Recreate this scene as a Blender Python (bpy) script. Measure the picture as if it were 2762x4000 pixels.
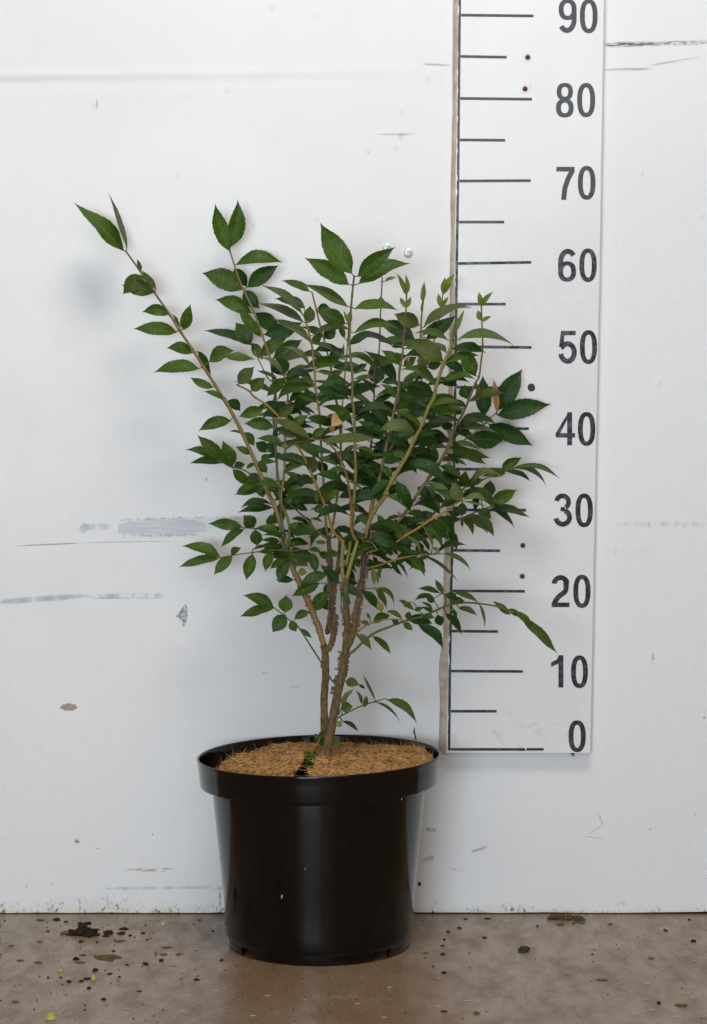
import bpy, bmesh, math, random
from mathutils import Vector, Matrix, noise
scene = bpy.context.scene
for o in list(bpy.data.objects): bpy.data.objects.remove(o)
R_ = math.radians

# ------------------------------------------------------------------ camera
CAM = Vector((0.0, -3.0, 0.7192)); PITCH = 0.0721; FPX = 9534.6
cd = bpy.data.cameras.new('camera'); cam = bpy.data.objects.new('camera', cd)
scene.collection.objects.link(cam)
cam.location = CAM; cam.rotation_euler = (math.pi/2 - PITCH, 0, 0)
cd.sensor_fit = 'VERTICAL'; cd.sensor_height = 36.0; cd.sensor_width = 36.0
cd.lens = FPX/4000*36.0; cd.clip_end = 60
scene.camera = cam
scene.render.resolution_x = 707; scene.render.resolution_y = 1024
# ------------------------------------------------------------------ world (dim warm fill of the covered place)
w = bpy.data.worlds.new('World'); scene.world = w; w.use_nodes = True
bg = w.node_tree.nodes['Background']
bg.inputs[0].default_value = (1.0, 0.70, 0.46, 1); bg.inputs[1].default_value = 0.22
# ------------------------------------------------------------------ lamps: daylight through the open front, skylight above
def area(name, loc, target, sx, sy, power, col):
    l = bpy.data.lights.new(name, 'AREA'); l.shape = 'RECTANGLE'; l.size = sx; l.size_y = sy
    l.energy = power; l.color = col
    o = bpy.data.objects.new(name, l); scene.collection.objects.link(o)
    o.location = loc
    d = Vector(target) - Vector(loc)
    o.rotation_euler = d.to_track_quat('-Z', 'Y').to_euler()
    return o
area('daylight_front', (-0.25, -5.0, 2.35), (-0.25, 0, 2.35), 3.1, 2.5, 46, (0.84, 0.92, 1.0))
area('daylight_low', (-0.85, -5.0, 0.72), (-0.85, 0, 0.72), 1.7, 0.70, 92, (0.72, 0.87, 1.0))
area('daylight_above', (0.15, -1.05, 2.30), (0.0, -0.05, 0.75), 0.85, 0.5, 21.5, (1.0, 0.98, 0.95))
# ------------------------------------------------------------------ exposure
vs = scene.view_settings
vs.view_transform = 'Standard'; vs.look = 'None'; vs.exposure = 0; vs.gamma = 1; vs.use_curve_mapping = False
scene.render.engine = 'CYCLES'

# ================================================================== helpers
rng = random.Random(7)
cp, sp = math.cos(PITCH), math.sin(PITCH)
FWD = Vector((0, cp, -sp)); UP = Vector((0, sp, cp)); RT = Vector((1, 0, 0))
def ray(px, py): return FWD + RT*((px-1381)/FPX) - UP*((py-2000)/FPX)
def on_y(px, py, y=0.0):
    r = ray(px, py); return CAM + r*((y-CAM.y)/r.y)
def on_z(px, py, z=0.0):
    r = ray(px, py); return CAM + r*((z-CAM.z)/r.z)
D = 2762/1596.0                                   # whole-photo view to photo pixels
PXM = 3180.0                                      # pixels per metre at the wall

class MB:
    def __init__(s): s.v=[]; s.f=[]; s.uv=[]; s.col=[]
    def add(s, vs_, fs, uvs=None, cols=None):
        b=len(s.v); s.v += [tuple(v) for v in vs_]; s.f += [tuple(i+b for i in f) for f in fs]
        s.uv += uvs or [(0,0)]*len(vs_); s.col += cols or [(1,1,1)]*len(vs_)
        return b
    def box(s, x0,x1,y0,y1,z0,z1):
        s.add([(x0,y0,z0),(x1,y0,z0),(x1,y1,z0),(x0,y1,z0),(x0,y0,z1),(x1,y0,z1),(x1,y1,z1),(x0,y1,z1)],
              [(0,3,2,1),(4,5,6,7),(0,1,5,4),(1,2,6,5),(2,3,7,6),(3,0,4,7)])
    def tube(s, pts, rad, n=8, cols=None, cap=True, jit=0):
        rings=[]; prev=None
        for i,p in enumerate(pts):
            a=pts[max(i-1,0)]; b=pts[min(i+1,len(pts)-1)]
            t=(b-a).normalized()
            if prev is None:
                x=t.orthogonal().normalized()
            else:
                x=(prev-t*prev.dot(t)).normalized()
            prev=x; y=t.cross(x)
            vs_=[]
            for k in range(n):
                an=2*math.pi*k/n; r=rad[i]*(1+jit*(rng.random()-.5))
                vs_.append(p+x*math.cos(an)*r+y*math.sin(an)*r)
            rings.append(s.add(vs_,[],None,[cols[i]]*n if cols else None))
        for i in range(len(rings)-1):
            for k in range(n):
                s.f.append((rings[i]+k,rings[i]+(k+1)%n,rings[i+1]+(k+1)%n,rings[i+1]+k))
        if cap:
            s.f.append(tuple(rings[-1]+k for k in range(n))); s.f.append(tuple(rings[0]+k for k in reversed(range(n))))
    def build(s, name, mat, parent=None, smooth=True, origin=None):
        me=bpy.data.meshes.new(name)
        if origin is not None: s.v=[tuple(Vector(v)-origin) for v in s.v]
        me.from_pydata(s.v,[],s.f); me.update()
        if any(u!=(0,0) for u in s.uv):
            ul=me.uv_layers.new(name='UVMap')
            for l in me.loops: ul.data[l.index].uv=s.uv[l.vertex_index]
        if any(c!=(1,1,1) for c in s.col):
            ca=me.color_attributes.new('Col','FLOAT_COLOR','POINT')
            for i,c in enumerate(s.col): ca.data[i].color=(*c,1)
        if smooth: me.shade_smooth()
        me.materials.append(mat)
        o=bpy.data.objects.new(name,me); scene.collection.objects.link(o)
        if origin is not None: o.location=origin
        if parent: 
            o.parent=parent
            if origin is not None: o.location=origin-parent.matrix_world.translation
        return o
def lathe(mb, prof, n=96, a0=0, a1=2*math.pi, centre=(0,0,0), fn=None):
    closed=abs(a1-a0-2*math.pi)<1e-6; m=n if closed else n+1
    c=Vector(centre); base=len(mb.v); vs_=[]
    for r,z in prof:
        for k in range(m):
            a=a0+(a1-a0)*k/n
            p=Vector((r*math.sin(a),-r*math.cos(a),z))
            if fn: p=fn(p)
            vs_.append(c+p)
    fs=[]
    for i in range(len(prof)-1):
        for k in range(n):
            k2=(k+1)%m
            fs.append((i*m+k,i*m+k2,(i+1)*m+k2,(i+1)*m+k))
    mb.add(vs_,fs)
def tag(o,label=None,cat=None,group=None,kind=None):
    if label:o['label']=label
    if cat:o['category']=cat
    if group:o['group']=group
    if kind:o['kind']=kind
    return o
def empty(name,loc):
    o=bpy.data.objects.new(name,None); scene.collection.objects.link(o); o.location=loc
    o.empty_display_size=.02
    bpy.context.view_layer.update()
    return o

class N:
    """small node-building helper"""
    def __init__(s,name,rough=.5,spec=.5):
        s.m=bpy.data.materials.new(name); s.m.use_nodes=True; s.t=s.m.node_tree
        s.b=s.t.nodes['Principled BSDF']; s.out=s.t.nodes['Material Output']
        s.b.inputs['Roughness'].default_value=rough; s.b.inputs['Specular IOR Level'].default_value=spec
    def n(s,typ,**kw):
        x=s.t.nodes.new(typ)
        for k,v in kw.items(): setattr(x,k,v)
        return x
    def l(s,a,b): s.t.links.new(a,b)
    def set(s,inp,v):
        if hasattr(v,'is_linked') or isinstance(v,bpy.types.NodeSocket): s.l(v,inp)
        else: inp.default_value=v
    def math(s,op,a,b=0.0,c=None,clamp=False):
        x=s.n('ShaderNodeMath',operation=op); x.use_clamp=clamp
        s.set(x.inputs[0],a); s.set(x.inputs[1],b)
        if c is not None: s.set(x.inputs[2],c)
        return x.outputs[0]
    def mix(s,f,a,b,blend='MIX'):
        x=s.n('ShaderNodeMix',data_type='RGBA',blend_type=blend)
        s.set(x.inputs['Factor'],f)
        for i,v in ((6,a),(7,b)):
            if isinstance(v,tuple): v=(*v,1) if len(v)==3 else v
            s.set(x.inputs[i],v)
        return x.outputs[2]
    def coord(s,which='Object'):
        return s.n('ShaderNodeTexCoord').outputs[which]
    def scale(s,vec,sc,loc=(0,0,0),rot=(0,0,0)):
        x=s.n('ShaderNodeMapping'); s.l(vec,x.inputs[0])
        x.inputs['Scale'].default_value=sc; x.inputs['Location'].default_value=loc; x.inputs['Rotation'].default_value=rot
        return x.outputs[0]
    def noise(s,vec,scale,detail=4,rough=.55):
        x=s.n('ShaderNodeTexNoise'); s.l(vec,x.inputs['Vector'])
        x.inputs['Scale'].default_value=scale; x.inputs['Detail'].default_value=detail; x.inputs['Roughness'].default_value=rough
        return x.outputs[0]
    def ramp(s,f,a,b,lo=0.,hi=1.):
        x=s.n('ShaderNodeMapRange'); x.interpolation_type='SMOOTHSTEP'
        s.set(x.inputs[0],f); x.inputs[1].default_value=a; x.inputs[2].default_value=b
        x.inputs[3].default_value=lo; x.inputs[4].default_value=hi
        return x.outputs[0]
    def sep(s,v):
        x=s.n('ShaderNodeSeparateXYZ'); s.l(v,x.inputs[0]); return x.outputs
    def bump(s,h,strength,dist,prev=None):
        x=s.n('ShaderNodeBump'); x.inputs['Strength'].default_value=strength; x.inputs['Distance'].default_value=dist
        s.l(h,x.inputs['Height'])
        if prev: s.l(prev,x.inputs['Normal'])
        return x.outputs[0]
    def base(s,c):
        if isinstance(c,tuple): s.b.inputs['Base Color'].default_value=(*c[:3],1)
        else: s.l(c,s.b.inputs['Base Color'])
    def normal(s,nn): s.l(nn,s.b.inputs['Normal'])
    def rough(s,r): s.set(s.b.inputs['Roughness'],r)

# ================================================================== wall material with its scuffs
def wall_material(zone=None):
    M=N('wall_paint',.5,.4); M.hits=0; co=M.coord(); X,Y,Z=M.sep(co)
    blot=M.noise(co,3.0,3); fine=M.noise(co,60,4)
    col=M.mix(M.ramp(blot,.35,.7),(.80,.795,.79),(.775,.78,.79))
    col=M.mix(M.math('MULTIPLY',M.ramp(fine,.55,.75),.12),col,(.70,.69,.67))
    def mark(cx,cy,hw,hh,ang,color,strength,soft=.5,nsc=(30,200),thr=(.35,.62)):
        """a scuff: centre and half sizes in whole-photo view pixels, angle in degrees (up to the right positive)"""
        nonlocal col
        p=on_y(cx*D,cy*D)
        a=R_(ang); ca,sa=math.cos(a),math.sin(a); k=D/PXM
        ex=(abs(hw*ca)+abs(hh*sa))*k; ez=(abs(hw*sa)+abs(hh*ca))*k
        if zone is None or p.x+ex<zone[0] or p.x-ex>zone[1] or p.z+ez<zone[2] or p.z-ez>zone[3]: return
        dx=M.math('SUBTRACT',X,p.x); dz=M.math('SUBTRACT',Z,p.z)
        u=M.math('ADD',M.math('MULTIPLY',dx,ca),M.math('MULTIPLY',dz,sa))
        v=M.math('SUBTRACT',M.math('MULTIPLY',dz,ca),M.math('MULTIPLY',dx,sa))
        c=M.n('ShaderNodeCombineXYZ'); M.l(u,c.inputs[0]); M.l(v,c.inputs[1]); c.inputs[2].default_value=cx*.37
        nz=M.noise(M.scale(c.outputs[0],(nsc[0],nsc[1],1)),1,4,.65)
        eu=M.math('ABSOLUTE',M.math('DIVIDE',u,hw*k)); ev=M.math('ABSOLUTE',M.math('DIVIDE',v,hh*k))
        r=M.math('SQRT',M.math('ADD',M.math('POWER',eu,4.0),M.math('POWER',ev,2.0)))
        f=M.math('MULTIPLY',M.ramp(r,1.0-soft,1.0,1,0),M.ramp(nz,thr[0],thr[1]))
        col=M.mix(M.math('MULTIPLY',f,strength),col,color); M.hits+=1
    dk=(.045,.048,.055); gr=(.25,.27,.30); bl=(.36,.41,.47); br=(.30,.22,.16)
    mark(1420,100,80,8,1,dk,.95,.8,(90,700),(.34,.56))
    mark(1535,97,85,8,2,dk,.85,.85,(120,700),(.40,.60))
    mark(1420,157,65,5,2,gr,.8,.8,(20,600),(.38,.6))
    mark(1530,138,75,4,9,gr,.8,.8,(20,600),(.40,.6))
    mark(985,146,38,5,-3,gr,.8,.8,(30,500)); mark(895,303,55,4,0,gr,.75,.8,(30,400)); mark(905,310,6,10,0,gr,.4)
    mark(465,26,40,2,4,bl,.8,.6,(10,100),(.2,.4)); mark(219,235,2.0,14,0,br,.6,.5,(10,10),(.2,.4))
    mark(90,1352,120,9,4,bl,.8,.6,(80,60),(.3,.62)); mark(280,1345,110,8,1,bl,.75,.6,(80,60),(.34,.64))
    mark(290,1350,95,2,0,(.2,.2,.22),.7,.7,(60,200))
    mark(110,1229,85,2.2,2.5,(.27,.22,.20),.8,.7,(20,100),(.2,.5)); mark(290,1223,120,1.5,1,(.33,.30,.30),.7,.7,(20,100),(.3,.5))
    mark(415,1186,140,22,2,(.60,.64,.69),.6,.5,(12,500),(.3,.6))
    mark(215,1190,36,11,0,bl,.55,.5,(120,120)); mark(190,1192,14,12,60,bl,.7,.6,(90,90)); mark(520,1170,60,6,2,gr,.45,.7,(90,60))
    mark(465,1085,3,12,-10,(.3,.2,.18),.6,.6,(60,60)); mark(598,1519,8,3,0,gr,.6); mark(666,1550,13,2.2,0,dk,.7,.7,(40,100))
    mark(350,1963,52,6,0,br,.8,.6,(60,260),(.42,.6)); mark(300,1963,20,3,0,br,.6)
    mark(370,2004,160,5,1,bl,.6,.5,(90,40)); mark(505,2005,30,1.8,8,br,.6,.6)
    mark(973,1873,14,6,-10,(.18,.18,.20),.8,.6,(80,80)); mark(965,1941,20,8,28,(.36,.30,.26),.7,.6,(25,220))
    mark(1082,1917,22,5,18,(.40,.35,.31),.7,.6,(25,220)); mark(1033,1964,18,5,-3,br,.75,.6,(50,120))
    mark(1345,1872,26,3,35,gr,.45,.8,(30,200)); mark(1356,1850,3,22,20,gr,.5,.7); mark(1340,1890,30,2,-8,gr,.4,.7)
    mark(1490,1184,120,9,0,gr,.42,.7,(130,50),(.42,.66)); mark(1430,1245,60,14,0,bl,.3,.7,(200,30),(.45,.7))
    mark(1474,1487,4,20,0,gr,.7,.6); mark(1405,2040,16,10,0,(.42,.55,.72),.6,.7,(160,60)); mark(1440,2045,6,10,0,(.42,.55,.72),.6,.7)
    mark(174,1898,7,7,0,dk,.8,.7); mark(497,2030,3.2,36,0,(.2,.2,.2),.75,.7,(30,60),(.35,.6)); mark(1590,1620,3,3,0,dk,.8)
    mark(220,1915,3,2,0,dk,.6); mark(60,2000,2,6,0,gr,.6)
    # splash specks, thicker towards the floor
    if zone is None or zone[2]<.22:
        vor=M.n('ShaderNodeTexVoronoi'); M.l(M.scale(co,(1,1,.7),rot=(0,R_(35),0)),vor.inputs['Vector']); vor.inputs['Scale'].default_value=55
        vs_=M.sep(vor.outputs['Color'])
        sz=M.math('MULTIPLY',M.math('MAXIMUM',M.math('SUBTRACT',vs_[0],.55),0),.14)
        spot=M.math('LESS_THAN',vor.outputs['Distance'],sz)
        col=M.mix(M.math('MULTIPLY',spot,M.ramp(Z,.02,.22,.75,0)),col,(.10,.11,.14)); M.hits+=1
    # dents of the roller coat, clearer towards the top
    ps=None
    if zone is None or zone[3]>.6:
        pv=M.n('ShaderNodeTexVoronoi'); M.l(M.scale(co,(1,1,.6)),pv.inputs['Vector']); pv.inputs['Scale'].default_value=36
        pc=M.sep(pv.outputs['Color'])
        ps=M.ramp(pv.outputs['Distance'],.03,.16,1,0); ps=M.math('MULTIPLY',ps,M.math('GREATER_THAN',pc[1],.72))
        col=M.mix(M.math('MULTIPLY',ps,M.ramp(Z,.70,.95,.02,.22)),col,(.55,.54,.50))
    # grime and mould creeping up from the floor
    if zone is None or zone[2]<.03:
        gn=M.noise(M.scale(co,(1,1,.55)),230,4,.75); g2=M.noise(co,60,3,.6); gl=M.noise(co,8,3)
        lim=M.math('MULTIPLY',M.ramp(gl,.35,.65,.008,.024),M.ramp(X,-.2,.3,1.15,.62))
        gm=M.ramp(M.math('DIVIDE',Z,lim),.1,1.1,1,0)
        col=M.mix(M.math('MULTIPLY',M.math('POWER',gm,2.0),.55),col,(.66,.62,.50))
        dirt=M.math('MULTIPLY',M.ramp(gn,.50,.60),M.ramp(g2,.42,.58))
        col=M.mix(M.math('MULTIPLY',M.math('MULTIPLY',gm,dirt),.9),col,(.045,.046,.042)); M.hits+=1
    M.base(col)
    weave=M.noise(M.scale(co,(340,1,520)),1,2); lump=M.noise(M.scale(co,(60,1,35)),1,2)
    nb=M.bump(weave,.30,.0006); nb=M.bump(lump,.25,.002,nb)
    if ps: nb=M.bump(ps,.35,.0012,nb)
    M.normal(nb); M.rough(M.ramp(blot,.3,.7,.38,.55))
    return M

def floor_material():
    M=N('floor_concrete',.4,.42); co=M.coord(); X,Y,Z=M.sep(co)
    a=M.noise(M.scale(co,(1,.6,1),rot=(0,0,.3)),6,5,.6); b=M.noise(M.scale(co,(1,.42,1),rot=(0,0,-.35)),34,6,.7); c=M.noise(M.scale(co,(1,.38,1)),300,4,.7)
    d=M.noise(M.scale(co,(1,1,1),loc=(3,1,0)),2.2,3)
    col=M.mix(M.ramp(a,.3,.7),(.225,.140,.078),(.285,.205,.135))
    col=M.mix(M.math('MULTIPLY',M.ramp(b,.40,.72),.55),col,(.115,.070,.042))
    col=M.mix(M.math('MULTIPLY',M.ramp(d,.48,.68),.45),col,(.215,.185,.155))
    col=M.mix(M.math('MULTIPLY',M.ramp(c,.50,.72),.5),col,(.055,.037,.026))
    e=M.noise(M.scale(co,(1,.45,1),rot=(0,0,-.6)),48,4,.7); col=M.mix(M.math('MULTIPLY',M.ramp(e,.56,.70),.4),col,(.31,.275,.235))
    M.base(col); M.rough(M.ramp(b,.3,.7,.22,.46))
    M.normal(M.bump(c,.25,.0010,M.bump(b,.12,.002)))
    return M.m

def simple(name,c,rough=.5,spec=.5,nsc=None,c2=None,bump=0,bd=.001,det=4,metal=0,lo=.4,hi=.65):
    M=N(name,rough,spec); M.b.inputs['Metallic'].default_value=metal
    if nsc:
        nz=M.noise(M.coord(),nsc,det,.6)
        M.base(M.mix(M.ramp(nz,lo,hi),c,c2 or c))
        if bump: M.normal(M.bump(nz,bump,bd))
    else: M.base(c)
    return M.m

# ================================================================== setting: floor and wall
WX0,WX1,WH=-.66,.62,1.5
mb=MB(); mb.add([(-2.5,-4.5,0),(2.5,-4.5,0),(2.5,.3,0),(-2.5,.3,0)],[(0,1,2,3)])
floor=mb.build('floor',floor_material(),smooth=False); tag(floor,'brown grey smooth concrete floor with damp blotches','floor',kind='structure')
# wall sheet: fine rows round the long crease near the top, ragged bottom edge
zc0=on_y(0,292).z; 
def crease(x,z):
    px=1381+x*PXM
    zc=zc0+ .0045*max(0,min(1,px/1600))+.0012*noise.noise(Vector((x*14,0,0)))
    amp=.0012*max(0.0,min(1.0,1.08-px/1750.0))
    t=(z-zc)/.0065
    return -amp*math.exp(-t*t)*(1 if t>-.2 else 1) + amp*.55*math.exp(-((t+1.7)/1.2)**2)
xs=[WX0+(WX1-WX0)*i/150 for i in range(151)]
zs=[.0015,.03,.1,.17,.22,.28,.34,.40,.46,.52,.6,.7,.8,.87,.94]+[zc0-.03+.0012*i for i in range(51)]+[zc0+.08,1.3,WH]
mb=MB(); vsx=[]
for j,z in enumerate(zs):
    for x in xs:
        zz=z
        if j==0: zz=.0012+.0022*max(0,noise.noise(Vector((x*60,3,0))))+ (.004*max(0,noise.noise(Vector((x*23,9,0)))-.25))
        vsx.append((x,crease(x,zz) if abs(zz-zc0)<.04 else 0,zz))
n=len(xs); nf=len(zs)
fs=[(j*n+i,j*n+i+1,(j+1)*n+i+1,(j+1)*n+i) for j in range(nf-1) for i in range(n-1)]
# panel edges and back
mb.add(vsx,fs)
front=list(vsx)
bk=[(WX0,.02,.0015),(WX1,.02,.0015),(WX1,.02,WH),(WX0,.02,WH)]
mb.add(bk,[(0,3,2,1)])
e=[front[j*n] for j in range(nf)]; mb.add(e+[bk[3],bk[0]],[tuple(range(nf+2))])
e=[front[j*n+n-1] for j in reversed(range(nf))]; mb.add(e+[bk[1],bk[2]],[tuple(range(nf+2))])
e=[front[i] for i in reversed(range(n))]; mb.add(e+[bk[0],bk[1]],[tuple(range(n+2))])
e=[front[(nf-1)*n+i] for i in range(n)]; mb.add(e+[bk[2],bk[3]],[tuple(range(n+2))])
plain={}
def zone_mat(z):
    """only the scuffs that touch a zone are in that zone's paint, so the paint stays cheap to shade"""
    M=wall_material(z)
    if M.hits==0:
        key=z[3]>.6
        if key in plain: bpy.data.materials.remove(M.m); return plain[key]
        plain[key]=M.m
    return M.m
wall=mb.build('wall',wall_material().m,smooth=False)
zrow=[j for j in range(nf-1) if zs[j]<.95]+[nf-1]; slot={}; ZC=15
for p in wall.data.polygons:
    p.use_smooth=(p.index<(nf-1)*(n-1))
    if not p.use_smooth: continue
    j,i=divmod(p.index,n-1)
    r0=max(q for q in zrow if q<=j); r1=min([q for q in zrow if q>r0] or [nf-1]); 
    if zs[j]>=.94:
        r0,r1=(min(q for q in range(nf) if zs[q]>=.94),nf-1)
        e=[.94,zc0-.031,zc0+.02,zc0+.055,WH]
        q=max(t for t in range(4) if zs[j]>=e[t]-1e-6); z0_,z1_=e[q]-.001,e[q+1]+.004
    else: z0_,z1_=zs[r0],zs[r1]
    c=i//ZC; key=(c,round(z0_,4))
    if key not in slot:
        wall.data.materials.append(zone_mat((xs[c*ZC]-.002,xs[min(n-1,c*ZC+ZC)]+.002,z0_,z1_))); slot[key]=len(wall.data.materials)-1
    p.material_index=slot[key]
tag(wall,'white painted wall panel with scuffs, a crease and grimy foot','wall',kind='structure')

# torn-paint patches with their own ragged outline, children of the wall
def patch(name,outline,mat,thick=.0005):
    pts=[on_y(x,y,0) for x,y in outline]; c=sum(pts,Vector())/len(pts)
    mb=MB(); m=len(pts)
    mb.add([(p.x,-thick,p.z) for p in pts]+[(p.x,.0003,p.z) for p in pts]+[(c.x,-thick*.7,c.z)],
           [(i,(i+1)%m,2*m) for i in range(m)]+[(i,i+m,(i+1)%m+m,(i+1)%m) for i in range(m)])
    return mb.build(name,mat,wall,smooth=False)
def tear_mat():
    M=N('torn_paint',.6,.3); co=M.coord()
    s1=M.noise(M.scale(co,(18,1,700)),1,4,.7)
    M.base(M.mix(M.ramp(s1,.3,.7),(.50,.55,.61),(.72,.74,.77))); M.normal(M.bump(s1,.5,.0006)); return M.m
tm=tear_mat()
def jag(x0,x1,ytop,ybot,step,amp,seed):
    r=random.Random(seed); top=[];bot=[]
    x=x0
    while x<x1:
        u=(x-x0)/(x1-x0); e=min(1,u/.30,(1-u)/.30); mid=(ytop(u)+ybot(u))/2
        top.append((x,mid+(ytop(u)-mid)*max(.25,e)**.6-r.random()*amp)); top.append((x+step*.55,mid+(ytop(u)-mid)*max(.25,e)**.6+r.random()*amp*.4))
        bot.append((x,mid+(ybot(u)-mid)*max(.25,e)**.6+r.random()*amp)); bot.append((x+step*.5,mid+(ybot(u)-mid)*max(.25,e)**.6-r.random()*amp*.4))
        x+=step*(.6+.8*r.random())
    return top+list(reversed(bot))
patch('torn_paint',jag(462,805,lambda u:2030-8*u,lambda u:2092-2*u,17,11,1),tm)
edge=simple('torn_edge',(.36,.39,.43),.7)
mb=MB()
for yy,a_,c_ in ((2028,11,1),(2094,9,2)):
    ol=jag(468,800,lambda u:yy-6*u,lambda u:yy+6-6*u,17,9,c_)
    h=len(ol)//2; pts=ol[:h]
    for i in range(len(pts)-1):
        if rng.random()<.55:
            q=[on_y(pts[i][0],pts[i][1],-.0008),on_y(pts[i+1][0],pts[i+1][1],-.0008),on_y(pts[i+1][0],pts[i+1][1]+1.5+2*rng.random(),-.0008),on_y(pts[i][0],pts[i][1]+1.5+2*rng.random(),-.0008)]
            mb.add(q,[(0,3,2,1)])
mb.build('torn_edge',edge,wall,smooth=False)
patch('torn_paint',[(690,2412),(705,2385),(715,2372),(722,2360),(731,2368),(733,2395),(731,2415),(728,2428),(722,2441),(716,2447),(712,2430),(704,2418),(694,2408),(685,2402)],simple('torn_grey',(.22,.26,.31),.7,.3,300,(.55,.59,.64),.4,.001,lo=.42,hi=.58))
patch('paint_chip',[(236+33*math.cos(a)*(1+.07*math.sin(5*a))+33,2762+14*math.sin(a)*(1+.12*math.sin(7*a))) for a in [2*math.pi*i/22 for i in range(22)]],simple('bare_board',(.36,.28,.22),.7,.3,400,(.46,.38,.32)),.0003)
mb=MB(); lathe(mb,[(.0001,.0),(.0022,.0)],16,centre=(0,0,0)); hp=on_y(947*D,1995*D)
hole=mb; hole.v=[(hp.x+v[0]*.9,-.0005,hp.z+v[1]*1.25) for v in hole.v]; hole.build('screw_hole',simple('hole_black',(.012,.012,.014),.8),wall,smooth=False)

# ================================================================== two screws in the wall
zinc=simple('zinc',(.80,.83,.86),.3,.6,300,(.62,.66,.70),metal=.25)
dark=simple('dark_recess',(.02,.02,.022),.6)
def screw(px,py,r,label):
    c=on_y(px,py); t=empty('screw',c)
    mb=MB(); prof=[(0,-.0022),(r*.5,-.0022),(r*.8,-.0019),(r,-.0009),(r,.0005)]
    lathe(mb,prof,28); mb.v=[(v[0],v[2],v[1]) for v in mb.v]; mb.f=[tuple(reversed(f)) for f in mb.f]
    mb.build('head',zinc,t)
    mb=MB(); pts=[]
    for i in range(24):
        a=2*math.pi*i/24; rr=r*(.40+.09*math.cos(6*a)); pts.append((rr*math.cos(a),-.00235,rr*math.sin(a)))
    mb.add(pts+[(0,-.0020,0)],[((i+1)%24,i,24) for i in range(24)]); mb.build('star_recess',dark,t,smooth=False)
    tag(t,label,'screw','screws in the wall above the shrub')
screw(1595,987,.0056,'round zinc screw head nearest the measuring board')
screw(1512,967,.0052,'zinc screw head partly hidden behind the topmost leaf')

# ================================================================== measuring board
YB=-.013
def board_mat():
    M=N('board_lacquer',.22,.55); co=M.coord(); X,Y,Z=M.sep(co)
    a=M.noise(co,8,4); s=M.noise(M.scale(co,(240,1,60),rot=(0,.5,0)),1,4,.7); d=M.noise(M.scale(co,(1,1,1)),75,5,.75)
    col=M.mix(M.ramp(a,.35,.7),(.80,.80,.80),(.76,.765,.775))
    col=M.mix(M.math('MULTIPLY',M.ramp(d,.63,.72),.30),col,(.42,.39,.35))
    # short hairline scratches
    wv=M.n('ShaderNodeTexVoronoi'); M.l(M.scale(co,(3,1,.35),rot=(0,.6,0)),wv.inputs['Vector']); wv.inputs['Scale'].default_value=34
    wc=M.sep(wv.outputs['Color']); sc=M.math('MULTIPLY',M.ramp(wv.outputs['Distance'],.02,.07,1,0),M.math('GREATER_THAN',wc[0],.80))
    col=M.mix(M.math('MULTIPLY',sc,.6),col,(.40,.38,.36))
    low=on_y(2000,2860).z
    sm=M.math('MULTIPLY',M.ramp(M.math('ABSOLUTE',M.math('SUBTRACT',Z,low)),.0,.05,1,0),M.ramp(M.noise(M.scale(co,(60,1,90)),1,5,.7),.54,.66))
    col=M.mix(M.math('MULTIPLY',sm,.45),col,(.45,.44,.43))
    M.base(col)
    ob=M.noise(co,420,3,.6); M.normal(M.bump(ob,.16,.0004,M.bump(a,.1,.002)))
    M.rough(M.ramp(d,.35,.7,.09,.20)); return M.m
bm_=board_mat(); wood=simple('raw_wood_edge',(.52,.42,.31),.75,.2,60,(.66,.57,.46),.3)
BL=[(1790,-60),(1786,300),(1780,700),(1777,1000),(1774,1300),(1768,1700),(1765,2000),(1757,2300),(1751,2600),(1746,2800),(1743,2941)]   # left edge of the white face
BR=[(2363,-60),(2352,600),(2344,1100),(2338,1400),(2330,1800),(2324,2100),(2315,2600),(2308,2936)]
board=empty('measuring_board',on_y(2020,2941,-.001))
def lerp_edge(E_,y):
    for (x0,y0),(x1,y1) in zip(E_,E_[1:]):
        if y0<=y<=y1: return x0+(x1-x0)*(y-y0)/(y1-y0)
    return E_[-1][0]
ys=[-60+ (2941+60)*i/60 for i in range(61)]
mb=MB(); L=[];Rr=[]
for y in ys:
    l=on_y(lerp_edge(BL,y)+rng.uniform(-.8,.8),y,YB); r=on_y(lerp_edge(BR,y)+rng.uniform(-.7,.7),y,YB); L.append(l);Rr.append(r)
vsx=[];fs=[];m=len(ys)
bev=.0012
for l,r in zip(L,Rr):
    vsx+=[(l.x,YB,l.z),(r.x-bev,YB,r.z),(r.x,YB+bev,r.z),(r.x,-.0004,r.z)]
for i in range(m-1):
    for k in range(3): fs.append((i*4+k,(i+1)*4+k,(i+1)*4+k+1,i*4+k+1))
q=(m-1)*4
b0=len(vsx); vsx+=[(L[-1].x,-.0004,L[-1].z)]; fs.append((q,b0,q+3,q+2,q+1))
mb.add(vsx,fs); mb.build('panel',bm_,board,smooth=False,origin=None).location=-board.location
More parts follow.
